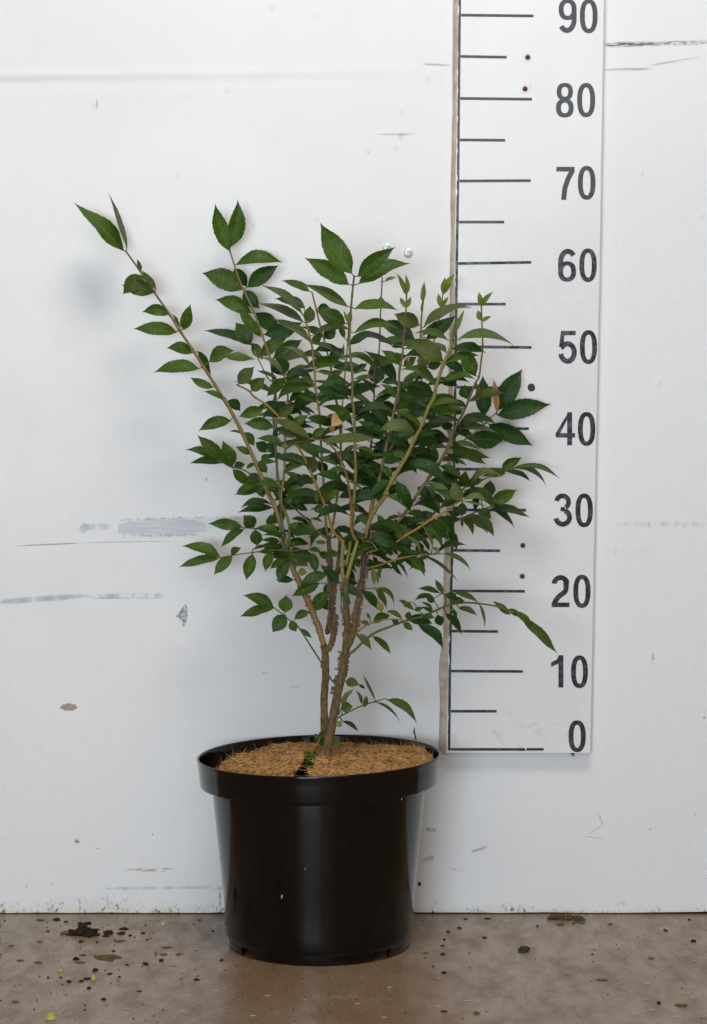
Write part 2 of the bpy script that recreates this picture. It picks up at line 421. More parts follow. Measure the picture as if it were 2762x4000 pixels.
# raw wavy wooden edge on the left, with the chipped lacquer line
def wo(y):
    base_=15 if y<1500 else 15+ (y-1500)/1441*12
    return base_+4*noise.noise(Vector((y*.006,0,5)))+ 9*math.exp(-((y-2610)/110)**2) -7*math.exp(-((y-2480)/60)**2)
mb=MB(); vsx=[];fs=[]
for i,y in enumerate(ys):
    xl=lerp_edge(BL,y); o_=on_y(xl-wo(y)-rng.uniform(0,1.5),y,-.005); l=L[i]
    vsx+=[(l.x-.0001,YB+.0006,l.z),(l.x-.0012,YB+.0015,l.z),(o_.x,-.006,l.z),(o_.x-.0003,-.0004,l.z)]
for i in range(m-1):
    for k in range(3): fs.append((i*4+k+1,(i+1)*4+k+1,(i+1)*4+k,i*4+k))
mb.add(vsx,fs); mb.build('wooden_edge',wood,board).location=-board.location
ink=N('ink',.22,.6); _c=ink.coord(); ink.base(ink.mix(ink.ramp(ink.noise(_c,140,4,.7),.5,.7),(.026,.028,.034),(.055,.056,.060))); ink.rough(ink.ramp(ink.noise(_c,180,3),.35,.65,.08,.30)); ink.normal(ink.bump(ink.noise(_c,420,3),.16,.0004)); inkm=ink.m
def flat(poly_sets,name,depth=.0003,label=None):
    """thin painted shape on the board; each set is (verts in photo px, faces)"""
    mb=MB()
    for k,(vs_,fs_) in enumerate(poly_sets):
        yy=YB-depth-.00012*k
        mb.add([on_y(x,y,yy) for x,y in vs_],fs_)
    o=mb.build(name,inkm,board,smooth=False); o.location=-board.location
    return o
def line_x(y):
    E_=[(1796,-60),(1789,705),(1784,1026),(1780,1355),(1777,1600),(1769,2050),(1762,2300),(1757,2622),(1754,2930)]
    return lerp_edge(E_,y)
# long vertical rule with a nibbled left side
vsx=[];
yy_=[-60+i*18 for i in range(166)]
yy_=[y for y in yy_ if y<2932]+[2932]
for y in yy_:
    nib=rng.random()**3*5 if rng.random()<.45 else 0
    vsx+=[(line_x(y)-5+nib,y),(line_x(y)+5.5,y)]
flat([(vsx,[(2*i,2*i+2,2*i+3,2*i+1) for i in range(len(yy_)-1)])],'vertical_rule')
Z1=lambda x,y:(1662+x*.68922,y*.68922); Z2=lambda x,y:(1662+x*.68922,1000+y*.68922); Z3=lambda x,y:(1662+x*.68922,1950+y*.68922)
ticks=[(60.6,613,2),(221.9,460,2),(386,604,2),(547,452,1),(705.7,597,-1),(867,446,0),(1026,600,-3),(1187.5,455,0),(1355.6,602,2),(1514,440,2),(1673,587,2),(1832.5,430,1),(1992,570,1),(2150.5,422,1),(2309,564,1),(2466,412,1),(2622,553,1),(2778,404,0)]
for y,xe,sl in ticks:
    x0=line_x(y)+6; x1=1662+xe*.68922
    flat([([(x0,y-5-sl),(x1,y-5+sl*.6),(x1,y+5.5+sl*.6),(x0,y+5.5-sl)],[(0,3,2,1)])],'tick_mark')
x0=line_x(2920)+6
flat([([(x0,2922),(2049,2922),(2054,2933),(x0,2932)],[(0,3,2,1)])],'tick_mark')
flat([([(2057,2922),(2124,2922),(2124,2932),(2056,2932)],[(0,3,2,1)])],'tick_mark')
# digits: strokes drawn in a unit box (x 0..1, y 0..1 down), stroke width in pixels
def stroke(pts,box,wd,wy=None):
    x0,y0,x1,y1=box; P=[Vector((x0+(x1-x0)*a,y0+(y1-y0)*b)) for a,b in pts]
    vs_=[]
    for i,p in enumerate(P):
        a=P[max(i-1,0)]; b=P[min(i+1,len(P)-1)]; t=(b-a).normalized(); nn=Vector((-t.y,t.x))
        if 0<i<len(P)-1:
            t1=(p-P[i-1]).normalized(); nn=nn/max(.6,nn.dot(Vector((-t1.y,t1.x))))
        k=wd/2
        vs_+=[(p.x+nn.x*k,p.y+nn.y*k),(p.x-nn.x*k,p.y-nn.y*k)]
    return (vs_,[(2*i,2*i+1,2*i+3,2*i+2) for i in range(len(P)-1)])
def arc(cx,cy,rx,ry,a0,a1,n=20): return [(cx+rx*math.cos(R_(a0+(a1-a0)*i/n)),cy+ry*math.sin(R_(a0+(a1-a0)*i/n))) for i in range(n+1)]
def ring(box,cx,cy,rx,ry,wx,wy,n=40):
    x0,y0,x1,y1=box; W=x1-x0;H=y1-y0; o=[];
    def sup(a,p=2.35): 
        c,s=math.cos(a),math.sin(a); return (math.copysign(abs(c)**(2/p),c),math.copysign(abs(s)**(2/p),s))
    for i in range(n):
        c,s=sup(2*math.pi*i/n)
        o.append((x0+W*cx+W*rx*c,y0+H*cy+H*ry*s)); o.append((x0+W*cx+(W*rx-wx)*c,y0+H*cy+(H*ry-wy)*s))
    return (o,[((2*i)%(2*n),(2*i+1),(2*i+3)%(2*n),(2*i+2)%(2*n)) for i in range(n)])
SW=19.5
def digit(d,box):
    x0,y0,x1,y1=box; W=x1-x0; H=y1-y0; h=SW/2
    ax=h/W; ay=h/H
    if d=='0': s=[ring(box,.5,.5,.5,.5,SW,17)]
    elif d=='1': s=[stroke([(1-ax*1.0,1),(1-ax*1.0,0)],box,SW), ([(x0,y0+.22*H),(x0,y0+.36*H),(x1-SW+1,y0+.26*H),(x1-SW+1,y0+.02*H),(x1-SW*.8,y0),(x0+W*.45,y0+.14*H)],[(0,1,2,3,4,5)])]
    elif d=='2': s=[stroke(arc(.5,.285,.5-ax,.285-ay,185,330,16)+arc(.36,.30,.5,.33,28,50,4)+[(.42,.66),(.22,.80),(.13,.93)],box,SW),stroke([(0,1-ay*.9),(1,1-ay*.9)],box,17.5)]
    elif d=='3': s=[stroke(arc(.47,.26,.42-ax*.6,.26-ay,190,420,20),box,SW-1),stroke(arc(.48,.72,.52-ax,.28-ay,-75,172,22),box,SW),stroke([(.36,.475),(.60,.475)],box,16)]
    elif d=='4': s=[stroke([(.72,0),(.72,1)],box,SW),stroke([(0,.70),(1,.70)],box,17),([(x0,y0+.64*H),(x0,y0+.78*H-6),(x0+.16*W,y0+.78*H-8),(x0+.66*W,y0+.14*H),(x0+.66*W,y0)],[(0,1,2,3,4)])]
    elif d=='5': s=[stroke([(.16,ay),(.94,ay)],box,17),stroke([(.24,0.02),(.13,.50)],box,16),stroke([(.13,.50)]+arc(.49,.66,.51-ax,.34-ay,-140,170,26),box,SW)]
    elif d in '69':
        s=[ring(box,.5,.69,.5,.31,SW,16),stroke(arc(.54,.40,.54-ax,.40-ay,-38,-180,22)+[(ax,.62),(ax*1.05,.72)],box,SW)]
        if d=='9': s=[([(x0+x1-x,y0+y1-y) for x,y in v],f) for v,f in s]
    elif d=='7': s=[stroke([(0,ay*.95),(1,ay*.95)],box,18),stroke([(.90,.10),(.66,.34),(.47,.64),(.40,1.0)],box,SW)]
    elif d=='8': s=[ring(box,.5,.255,.46,.255,SW-1,15),ring(box,.5,.725,.5,.275,SW,16)]
    flat(s,'numeral')
for dg,f,a in (('9',Z1,(755,-6,857,186)),('0',Z1,(875,-6,976,188)),('8',Z1,(740,470,840,665)),('0',Z1,(860,470,962,664)),('7',Z1,(742,945,845,1132)),('0',Z1,(864,940,964,1132)),
    ('6',Z1,(752,1410,854,1596)),('0',Z1,(872,1408,971,1598)),('5',Z2,(755,422,858,610)),('0',Z2,(875,420,973,612)),('4',Z2,(738,885,848,1072)),('0',Z2,(864,884,963,1076)),
    ('3',Z2,(730,1345,831,1534)),('0',Z2,(850,1346,949,1537)),('2',Z3,(715,430,817,611)),('0',Z3,(838,428,936,616)),('1',Z3,(712,884,782,1067)),('0',Z3,(825,885,921,1071)),('0',Z3,(811,1253,909,1434))):
    digit(dg,(*f(a[0],a[1]),*f(a[2],a[3])))
# rusty nails and one empty hole
rust=simple('rust',(.055,.028,.018),.8,.3,500,(.11,.05,.028),.4); halo=N('rust_stain',.3,.5)
_o=halo.coord(); _g=halo.n('ShaderNodeVectorMath',operation='LENGTH'); halo.l(_o,_g.inputs[0]); 
halo.base(halo.mix(halo.ramp(halo.math('ADD',_g.outputs['Value'],halo.math('MULTIPLY',halo.noise(_o,500,3),.0016)),.0030,.0056),(.34,.17,.055),(.77,.77,.77)))
for (px,py) in (Z1(580,325),Z1(565,504),Z3(552,262),Z3(549,437)):
    c=on_y(px,py,YB)
    mb=MB(); lathe(mb,[(0,-.0008),(.0016,-.0008),(.0027,-.0004),(.0028,.0002)],18); mb.v=[(v[0],v[2],v[1]) for v in mb.v]; mb.f=[tuple(reversed(f)) for f in mb.f]
    nn=mb.build('rusty_nail',rust,board); nn.location=c-board.location
    mb=MB(); m=20; mb.add([(.0050*math.cos(2*math.pi*i/m)*(1+.1*math.sin(3*i)),-.00025,.0052*math.sin(2*math.pi*i/m)) for i in range(m)],[tuple(reversed(range(m)))])
    hh=mb.build('rust_stain',halo.m,nn,smooth=False)
c=on_y(*Z2(600,745),YB); mb=MB(); m=20
mb.add([(.0047*math.cos(2*math.pi*i/m)*(1+.06*math.sin(5*i)),-.0004,.0049*math.sin(2*math.pi*i/m)) for i in range(m)],[tuple(reversed(range(m)))])
mb.build('drill_hole',simple('hole_brown',(.075,.055,.042),.9,.2),board,smooth=False).location=c-board.location
# splinter under the board's lower right corner
a=on_y(*Z3(818,1445),-.004); mb=MB(); mb.add([(a.x,-.006,a.z+.002),(a.x+.005,-.006,a.z+.002),(a.x+.0045,-.006,a.z-.003),(a.x,-.002,a.z+.002),(a.x+.005,-.002,a.z+.002),(a.x+.0045,-.002,a.z-.003)],[(0,2,1),(3,4,5),(0,1,4,3),(1,2,5,4),(2,0,3,5)])
mb.build('splinter',simple('splinter_wood',(.06,.04,.03),.8),board,smooth=False).location=-board.location
tag(board,'tall white measuring board with black ticks and numerals up to 90','measuring board')

# ================================================================== pot
PC=Vector((-.0407,-.1475,0)); PR=.1440; PH=.2259
def pot_plastic():
    M=N('black_plastic',.3,.42); co=M.coord(); X,Y,Z=M.sep(co)
    a=M.noise(M.scale(co,(1,1,.35)),38,4,.65); s=M.noise(M.scale(co,(160,160,9)),1,3,.7); d=M.noise(co,120,4,.7)
    col=M.mix(M.ramp(a,.4,.7),(.0022,.0021,.0021),(.0050,.0044,.0038))
    col=M.mix(M.math('MULTIPLY',M.ramp(d,.60,.75),.35),col,(.026,.022,.018))
    v=M.n('ShaderNodeTexVoronoi'); M.l(M.scale(co,(1,1,.6)),v.inputs['Vector']); v.inputs['Scale'].default_value=70
    vc=M.sep(v.outputs['Color']); dot=M.math('MULTIPLY',M.math('LESS_THAN',v.outputs['Distance'],M.math('MULTIPLY',vc[1],.09)),M.math('GREATER_THAN',vc[0],.86))
    col=M.mix(M.math('MULTIPLY',dot,.6),col,(.20,.18,.15))
    M.base(col)
    r=M.math('ADD',M.ramp(a,.3,.75,.07,.15),M.math('MULTIPLY',M.ramp(s,.4,.7),.05)); M.rough(r)
    M.normal(M.bump(a,.12,.0015,M.bump(s,.05,.0004))); return M.m
ppm=pot_plastic()
def wob(p):
    f=p.z/PH
    a=math.atan2(p.x,-p.y); k=1+.006*math.sin(2*a+.6)*(1-f)
    return Vector((p.x*k,p.y*k,p.z+ .021*p.x*f))
pot=empty('plant_pot',PC)
mb=MB()
prof=[(.1005,.2005),(.1266,.1955),(.1262,.188),(.1245,.170),(.1212,.135),(.1172,.095),(.1140,.062),(.1126,.045),(.1120,.030),(.1110,.018),(.1098,.0125),(.1088,.0118),(.1086,.0112)]
lathe(mb,[(r,z) for r,z in prof[1:]],120,fn=wob); body=mb.build('body',ppm,pot); 
mb=MB()
prof=[(.1262,.1920),(.1392,.1925),(.1402,.1932),(.1408,.1960),(.1424,.2130),(.1434,.2215),(.1440,.2240),(.1441,.2255),(.1432,.2262),(.1418,.2258),(.1412,.2240),(.1395,.2120),(.1375,.1960),(.1245,.1880),(.1190,.1300),(.1150,.10)]
lathe(mb,prof,120,fn=wob); rim=mb.build('rim',ppm,pot)
# foot ring with drainage notches
mb=MB(); notch=[-50,43,130,-137]; hw=6.5
segs=sorted(notch); 
for i,a in enumerate(segs):
    b=segs[(i+1)%4]+(360 if i==3 else 0)
    a0,a1=R_(a+hw),R_(b-hw)
    lathe(mb,[(.1085,.0116),(.1080,.006),(.1066,.0008),(.1045,.0002),(.1040,.0113)],max(8,int((a1-a0)*16)),a0,a1,fn=wob)
    for aa in (a0,a1):
        P=[wob(Vector((r*math.sin(aa),-r*math.cos(aa),z))) for r,z in ((.1085,.0116),(.1080,.006),(.1066,.0008),(.1045,.0002),(.1040,.0113))]
        mb.add(P,[(0,1,2,3,4)])
mb.build('foot_ring',ppm,pot)
mb=MB(); lathe(mb,[(.1086,.0113),(.0,.0108)],60,fn=wob); mb.build('base_plate',ppm,pot)
# dried specks stuck to the plastic
def pot_front(px,py):
    r=ray(px,py); o=CAM-PC
    lo,hi=2.0,3.2; best=None
    for i in range(1200):
        t=lo+(hi-lo)*i/1200/1.0; p=o+r*(t)
        rr=math.hypot(p.x,p.y); z=p.z
        rad=.1262-(.1262-.112)*max(0,min(1,(.188-z)/.15)) if z<.192 else .1415
        if rr<rad: return p
    return p
speck=simple('dried_speck',(.32,.29,.24),.8,.2)
for px,py,w_,h_ in ((1102,3502,6,12),(1568,3122,3.5,7)):
    p=pot_front(px,py); mb=MB(); m=9; k=1/3322
    rad=Vector((p.x,p.y,0)).normalized(); tg=Vector((-rad.y,rad.x,0))
    mb.add([p+rad*.0006+tg*(w_*k*.6*math.cos(2*math.pi*i/m)*(1+.3*rng.random()))+Vector((0,0,h_*k*.6*math.sin(2*math.pi*i/m)*(1+.3*rng.random()))) for i in range(m)]+[p+rad*.0014],[(i,(i+1)%m,m) for i in range(m)])
    mb.build('dirt_speck',speck,pot)
tag(pot,'round black plastic plant pot with wide rim holding the shrub','plant pot')

# dark potting soil under the mat
MATZ=PH-.008
TB=on_z(1261,2990,MATZ)             # where the trunk meets the mat
SC=TB-Vector((.012,-.004,0))
soilm=simple('potting_soil',(.012,.009,.007),.95,.1,160,(.030,.022,.016),.8,.004)
mb=MB(); vsx=[(0,0,PH-.034)]; fs=[]
for j in range(1,15):
    for k in range(60):
        a=2*math.pi*k/60; r=.1305*j/14; vsx.append((r*math.sin(a),-r*math.cos(a),PH-.034+.004*noise.noise(Vector((r*60*math.sin(a),r*60*math.cos(a),1)))))
for k in range(60): fs.append((0,1+k,1+(k+1)%60))
for j in range(13):
    for k in range(60): fs.append((1+j*60+k,1+(j+1)*60+k,1+(j+1)*60+(k+1)%60,1+j*60+(k+1)%60))
mb.add(vsx,fs); soil=mb.build('potting_soil',soilm); soil.location=PC; tag(soil,'dark potting soil showing under the fibre mat in the pot','soil',kind='stuff')

# ================================================================== coconut fibre mat
def coir_mat():
    M=N('coir',.9,.1); co=M.coord()
    a=M.noise(co,45,5,.7); b=M.noise(M.scale(co,(1,2.5,1),rot=(0,0,.5)),170,5,.75); c=M.noise(M.scale(co,(2.5,1,1),rot=(0,0,.3)),330,4,.7)
    col=M.mix(M.ramp(a,.3,.7),(.56,.275,.085),(.76,.43,.15))
    col=M.mix(M.ramp(b,.45,.62),col,(.115,.052,.024)); col=M.mix(M.math('MULTIPLY',M.ramp(M.noise(co,85,4,.7),.50,.64),.85),col,(.085,.040,.020)); col=M.mix(M.math('MULTIPLY',M.ramp(c,.5,.7),.6),col,(.68,.44,.20))
    M.base(col); M.normal(M.bump(b,.9,.004,M.bump(c,.6,.002))); return M.m
cm=coir_mat()
mc=Vector((PC.x+.0055,PC.y-.0055,MATZ)); MR=.1300
slit_a=math.atan2(-.030,1.0)             # direction of the slit, almost straight to the front
tb=TB-mc
def keep(x,y):
    px_,py_=x+mc.x-PC.x,y+mc.y-PC.y; r=math.hypot(px_,py_)
    k=min(1,.1358/r) if r>0 else 1
    return px_*k-(mc.x-PC.x),py_*k-(mc.y-PC.y)
def mat_z(x,y):
    r=math.hypot(x,y)/MR
    z=.0080*noise.noise(Vector((x*18,y*18,2)))+.0050*noise.noise(Vector((x*55,y*55,4)))+.0034*noise.noise(Vector((x*150,y*150,6)))
    z+=.010*(x/MR)*.5 + .009*(1-r*r)
    # lips beside the slit lift up
    sx=x-(tb.x-.013); fy=(-y)-( -tb.y-.012)
    if fy>0:
        z+=.0085*math.exp(-((sx+.020)/.012)**2)*min(1,fy/.02)+.003*math.exp(-((sx-.018)/.012)**2)
    z-=.010*max(0,(r-.86)/.14)**2*(1 if x<.05 else .2)
    return z
def slit_w(y):
    f=(tb.y+.006)-y
    return 0 if f<0 else .0062*min(1,f/.008)*(1.0+.35*math.sin(f*160))
mb=MB(); G=150; idx={}; vsx=[];fs=[]
for j in range(G+1):
    for i in range(G+1):
        x=-MR+2*MR*i/G; y=-MR+2*MR*j/G
        r=math.hypot(x,y); lim=MR*(1+.018*noise.noise(Vector((math.atan2(y,x)*6,0,0))))
        if r>lim*1.02: continue
        if r>lim: x*=lim/r; y*=lim/r
        x,y=keep(x,y)
        cx=tb.x-.0135+ (tb.y-y)*.12*-1
        wd=slit_w(y)
        if wd>0 and abs(x-cx)<wd: continue
        idx[(i,j)]=len(vsx); vsx.append((x,y,mat_z(x,y)))
for j in range(G):
    for i in range(G):
        k=[(i,j),(i+1,j),(i+1,j+1),(i,j+1)]; k=[q for q in k if q in idx]
        if len(k)>=3: fs.append(tuple(idx[q] for q in k))
mb.add(vsx,fs); coir=empty('fibre_mat',mc); disc=mb.build('disc',cm,coir)
sm_=disc.modifiers.new('thick','SOLIDIFY'); sm_.thickness=.004; sm_.offset=-1
# loose fibres
fm=N('fibre',.7,.3); fm.base(fm.mix(fm.n('ShaderNodeObjectInfo').outputs['Random'],(.42,.26,.13),(.46,.29,.15)))
ca=fm.n('ShaderNodeVertexColor'); ca.layer_name='Col'; fm.base(ca.outputs['Color'])
mb=MB(); fr=random.Random(3)
def fibre(p,d,l,wd,c,curl):
    s=d.cross(Vector((fr.uniform(-1,1),fr.uniform(-1,1),.3))).normalized()*wd; up=Vector((0,0,1))
    pts=[]; q=p.copy(); dd=d.normalized()
    for k in range(4):
        pts.append(q.copy()); dd=(dd+curl*.5).normalized(); q=q+dd*l/3
    vs_=[];
    for k,pp in enumerate(pts):
        t=1-k/3.5; vs_+=[pp-s*t,pp+s*t]
    mb.add(vs_,[(0,1,3,2),(2,3,5,4),(4,5,7,6)],None,[c]*8)
cols=[(.70,.41,.16),(.58,.31,.11),(.80,.53,.25),(.62,.36,.14),(.34,.165,.06),(.16,.075,.034)]
for i in range(6500):
    a=fr.uniform(0,2*math.pi); r=MR*math.sqrt(fr.random()); x,y=keep(r*math.cos(a),r*math.sin(a))
    cx=tb.x-.0135-(tb.y-y)*.12
    if slit_w(y)>0 and abs(x-cx)<slit_w(y)*.9: continue
    az=fr.gauss(.5,.9); edge_=r>MR*.93
    el=fr.uniform(.0,.28) if not edge_ else fr.uniform(.1,1.1)
    if fr.random()<.03: el=fr.uniform(.5,1.4)
    d=Vector((math.cos(az)*math.cos(el),math.sin(az)*math.cos(el)*(1 if fr.random()<.5 else -1),math.sin(el)))
    if fr.random()<.5: d.x=-d.x
    if edge_ or r>MR*.85:
        d.x-=1.0*math.cos(a); d.y-=1.0*math.sin(a); d.z+=.5
    fibre(Vector((x,y,mat_z(x,y)+.0003)),d,fr.uniform(.004,.015),fr.uniform(.00012,.00026),fr.choice(cols),Vector((fr.uniform(-.5,.5),fr.uniform(-.5,.5),fr.uniform(-.5,.15))))
o=mb.build('loose_fibre',fm.m,coir,smooth=False); tag(o,kind='stuff')
# orange chips lying on the mat
chipm=simple('chip_orange',(.50,.22,.08),.7)
for px,py in ((1032,2948),(1525,2927)):
    p=on_z(px,py,MATZ+.003)-mc; mb=MB(); m=7
    mb.add([(p.x+.0042*math.cos(2*math.pi*i/m),p.y+.004*math.sin(2*math.pi*i/m),mat_z(p.x,p.y)+.001) for i in range(m)]+[(p.x,p.y,mat_z(p.x,p.y)+.0035)],[(i,(i+1)%m,m) for i in range(m)])
    mb.build('bark_chip',chipm,coir)
# thin dead twig standing at the right rim
tw=on_z(1625,2890,MATZ+.008)-mc; mb=MB(); mb.tube([tw,tw+Vector((-.001,0,.006)),tw+Vector((-.0025,0,.010)),tw+Vector((-.002,0,.015))],[.001,.0009,.0012,.0004],6); mb.build('dead_twig',simple('twig',(.07,.025,.018),.8),coir)
tag(coir,'brown coconut fibre mat with a slit covering the soil in the pot','mulch mat')

# ================================================================== shrub
TI={'A':(200,650,.62657),'B':(1000,800,.62657),'C':(600,1500,.62657),'D':(1200,1700,.62657),'E':(900,2400,.56391),
    'P':(900,1100,.28195),'Q':(1350,1100,.28195),'R':(900,1550,.28195),'S':(1350,1550,.28195),'U':(950,2000,.28195),
    'V':(1400,2000,.28195),'W':(1750,1350,.28195),'X':(1750,1750,.28195)}
def tp(t,x,y): ox,oy,s=TI[t]; return (ox+x*s,oy+y*s)
def at(px,py,d):                       # d: metres in front of the pot's axis
    return on_y(px,py,PC.y-d)
BR_=(.26,.165,.050); GY=(.28,.20,.085); OR=(.40,.215,.035); OL=(.26,.22,.035); GN=(.085,.13,.02); PU=(.16,.085,.055); RD=(.16,.06,.05); DG=(.045,.085,.035); YG=(.24,.24,.07)
# name: (tile points), radius start/end px, depth start/end cm, colour start/end, kind
ST={}
def stem(k,pts,r0,r1,d0,d1,c0,c1,name='stem',pw=1.0):
    P=[]
    cur=None
    for q in pts:
        if isinstance(q,str): cur=q
        else: P.append(tp(cur,*q))
    ST[k]=(P,r0,r1,d0/100,d1/100,c0,c1,name,pw)
b0=(TB.y-PC.y)*-100
stem('T2',['E',(640,1035),(665,930),(690,830),(740,560),(775,400),(795,280),(805,180),(815,60),'C',(1208,1500),(1200,1380),(1195,1210)],19,12,b0,6.5,GY,(.25,.175,.07),'trunk')
stem('T1',['E',(640,1030),(645,930),(652,800),(650,600),(660,420),(658,290),(648,215)],16,13.5,b0-.5,4,GY,BR_,'trunk')
stem('T2b',['E',(805,240),(850,140),(872,0),'C',(1250,1480),(1285,1330),(1305,1150),(1322,990),(1345,900)],12,8,6.2,5,BR_,PU,'trunk')
stem('T1b',['E',(658,260),(695,210),(718,100),(715,0),'C',(1085,1550),(1110,1400),(1102,1250),(1096,1050),(1090,950)],11,8.5,4,2,BR_,PU,'trunk')
stem('T1c',['C',(1112,1400),(1130,1250),(1150,1100),(1160,1000),(1150,900)],7,6,3.4,1,BR_,PU,'trunk')
stem('a',['E',(648,215),(620,120),(596,50),'C',(965,1360),(905,1230),(868,1150),(838,1030),(800,900),(758,770),(710,670),(640,500),(545,290),(440,90),'A',(1100,1490),(1020,1360),(950,1250),(880,1140),(800,1020),(730,910),(640,780),(560,660),(465,528)],12,3.6,4,-9.5,BR_,(.19,.125,.04))
stem('d',['C',(838,1030),'U',(548,450),(545,250),'R',(690,1400),(655,1100),(640,900),(622,650),(605,400),(595,120),'P',(620,1560),(590,1350),(560,1110),(530,1000),(440,740),(330,430),(180,110),(130,0),'A',(1140,610),(1112,520)],6,3.6,2,-11.5,DG,(.24,.165,.06))
stem('c',['R',(640,640),'P',(625,1480),(520,1340),(390,1080),(300,900),(268,850)],3,2.2,-3,-9,DG,OL)
stem('e',['U',(650,480),(640,350),(620,100),'R',(705,1450),(735,1150),(750,950),(760,560),(780,280),(795,50),'P',(790,1500),(780,1400),(745,1310)],5.5,3.2,2.5,-4,DG,OR)
stem('f',['U',(1375,405),(1320,350),(1240,250),'R',(1330,1560),(1200,1250),(1110,1030),(1030,850),(930,680),(860,540),(790,440),(700,310),(500,110),(330,0),'P',(250,1510),(80,1425)],5.5,3.5,6.5,12,OR,OR)
stem('g',['U',(1590,430),(1530,330),'C',(1232,880),(1232,760),(1205,580),(1150,440),(1090,370),(1030,345),(972,344)],5.2,3.2,6.8,12.5,OR,(.20,.13,.055))
stem('h',['C',(1100,960),(1130,800),(1160,560),(1165,300),(1140,110),'B',(490,1200),(470,1040),(440,900),(400,750),(350,545)],5,3.6,2,-4.5,BR_,(.25,.175,.065))
stem('i',['C',(1090,950),(1075,880),(1062,650),(1046,430),(1035,200),(1010,30),'P',(1180,1470),(1160,1200),(1130,900),(1080,680),(1035,510)],5,3.6,2.2,3,(.13,.14,.055),OR)
stem('j',['C',(1200,1140),(1225,1000),(1240,860),(1250,700),(1260,560),(1255,400),'S',(120,350),(110,150),(75,0),'B',(600,1200),(600,1050),(585,900),(585,760),(600,560),(612,445)],6.5,3.8,6,6.5,OL,(.11,.11,.05))
stem('j2',['C',(1165,560),'B',(530,1560),(535,1350),(545,1150),(560,1000),(572,850),(580,690)],3.6,2.2,3,1,OL,GN)
stem('k',['S',(300,1000),(350,700),(375,340),(392,100),'Q',(395,1560),(405,1220),(460,1000),(475,700),(490,300),(505,0),'B',(787,450)],4,2.6,2,-7,PU,(.13,.075,.07))
stem('l',['C',(1325,990),'S',(360,1530),(440,1250),(500,1000),(570,650),(600,560),(650,300),(700,50),'Q',(730,1500),(750,1200),(790,1000),(800,800),(830,500),(845,200),'B',(938,548)],8,2.5,5,4.5,(.25,.18,.05),(.15,.07,.06))
stem('l2',['S',(560,800),(640,700),(690,480),(735,250),(730,40),'Q',(760,1380)],6.5,5,3,1.5,PU,(.20,.14,.10))
stem('m',['S',(700,900),(730,830),(790,650),(840,400),(900,130),'Q',(975,1420),(1010,1150),(1040,760),(1050,500),(1085,220),'B',(1045,590)],6.5,2.4,2,-5,(.23,.16,.055),(.14,.07,.06))
stem('n',['S',(890,180),'Q',(1060,1330),(1180,1000),(1290,560),(1335,300),'B',(1165,540)],3.2,2,-3.5,-8,PU,RD)
stem('o',['C',(1320,960),'D',(380,560),(420,470),(500,360),'S',(540,1350),(640,1170),(740,1000),(860,800),(960,580),(1060,380),(1150,150),(1220,20),'Q',(1260,1430),(1350,1160),(1440,960),(1485,820)],8.5,6.5,5.5,8.5,(.27,.21,.05),(.24,.23,.045))
stem('p',['C',(1330,1030),'D',(400,730),(460,650),(560,550),(640,440),(700,350),(820,180),(900,20),'W',(30,1300),(120,1100),(200,950),(300,720),(380,520),(430,430),(460,200),(480,0),'B',(1405,640),(1408,590)],7.5,2.5,4,2,(.25,.21,.055),(.14,.08,.05))
stem('q',['S',(1130,1130),(1330,880),'W',(0,1440),(120,1370),(250,1290),(380,1190),(500,1090),(620,970),(680,930)],4,2.8,2.5,-11,OL,(.25,.21,.055))
stem('r',['V',(130,560),(330,500),(500,430),(650,330),(850,210),(1000,110),(1170,10),'X',(0,850),(120,760),(205,715)],5,3.5,5.5,9,OR,OR)
stem('s',['V',(330,560),(500,480),(700,390),(850,330),(1000,260),(1200,190),(1400,110),(1590,30),'X',(200,970),(400,880),(600,810)],3.8,2.5,4,-5.5,(.15,.10,.055),(.17,.10,.06))
stem('t',['V',(110,785),(280,740),(430,690),(600,640),(750,610),(900,590),(1065,582)],4.2,3,6,7,(.26,.15,.04),(.25,.16,.05))
stem('u',['D',(640,640),(800,480),(900,400),(1000,310),'X',(230,530),(480,440),(760,310)],3.2,2.4,2,-8,OL,(.12,.12,.05))
stem('v',['D',(272,1350),(290,1345),(400,1245),(500,1200),(620,1155),(720,1130),(820,1085),(900,1055),(980,1045),(1060,1048),(1170,1065),(1270,1100),(1330,1130),(1400,1180)],5.2,2.8,6,2,GN,(.17,.13,.04))
stem('v2',['D',(250,1290),(320,1220),(380,1180),(480,1150),(580,1150),(640,1170)],3.5,2,6.3,8,GN,OR)
stem('v3',['D',(740,1125),(690,1090),(670,1050),(640,1040)],2.2,1.6,4,6,GN,GN)
stem('v4',['D',(850,1075),(865,1040),(860,1010),(845,985)],2.4,1.8,3.4,5,GN,GN)
stem('arm1',['C',(1197,1240),(1178,1190),(1176,1080),(1182,972)],7.5,6.5,6.3,6.5,(.26,.22,.06),(.34,.30,.07))
stem('arm2',['C',(1200,1240),(1215,1175),(1240,1085),(1272,978)],8,6.5,6.3,6.8,(.28,.22,.06),(.36,.32,.07))
stem('w',['V',(30,1075),(80,1065),(235,1052)],2.8,2,6.2,8,GN,GN)
stem('x',['E',(740,495),(690,440),(640,350),(570,240),(500,130),(440,50),'C',(860,1480),(810,1440),(748,1392)],4,2.2,6,1,DG,GN)
stem('y',['C',(865,1045),(800,1035),(720,1037),(620,1050),(490,1068),(412,1083)],3,2,3,-6,GN,OL)
stem('z',['C',(830,912),(740,908),(640,902),(556,896)],2.6,1.8,1,-7,DG,GN)
stem('aa',['U',(1165,370),(1050,290),(950,180),(830,60),'R',(780,1450),(560,1290),(400,1170),(200,1020),(0,970),'C',(430,488)],4.2,2.4,3,-7.5,(.12,.11,.045),(.13,.09,.06))
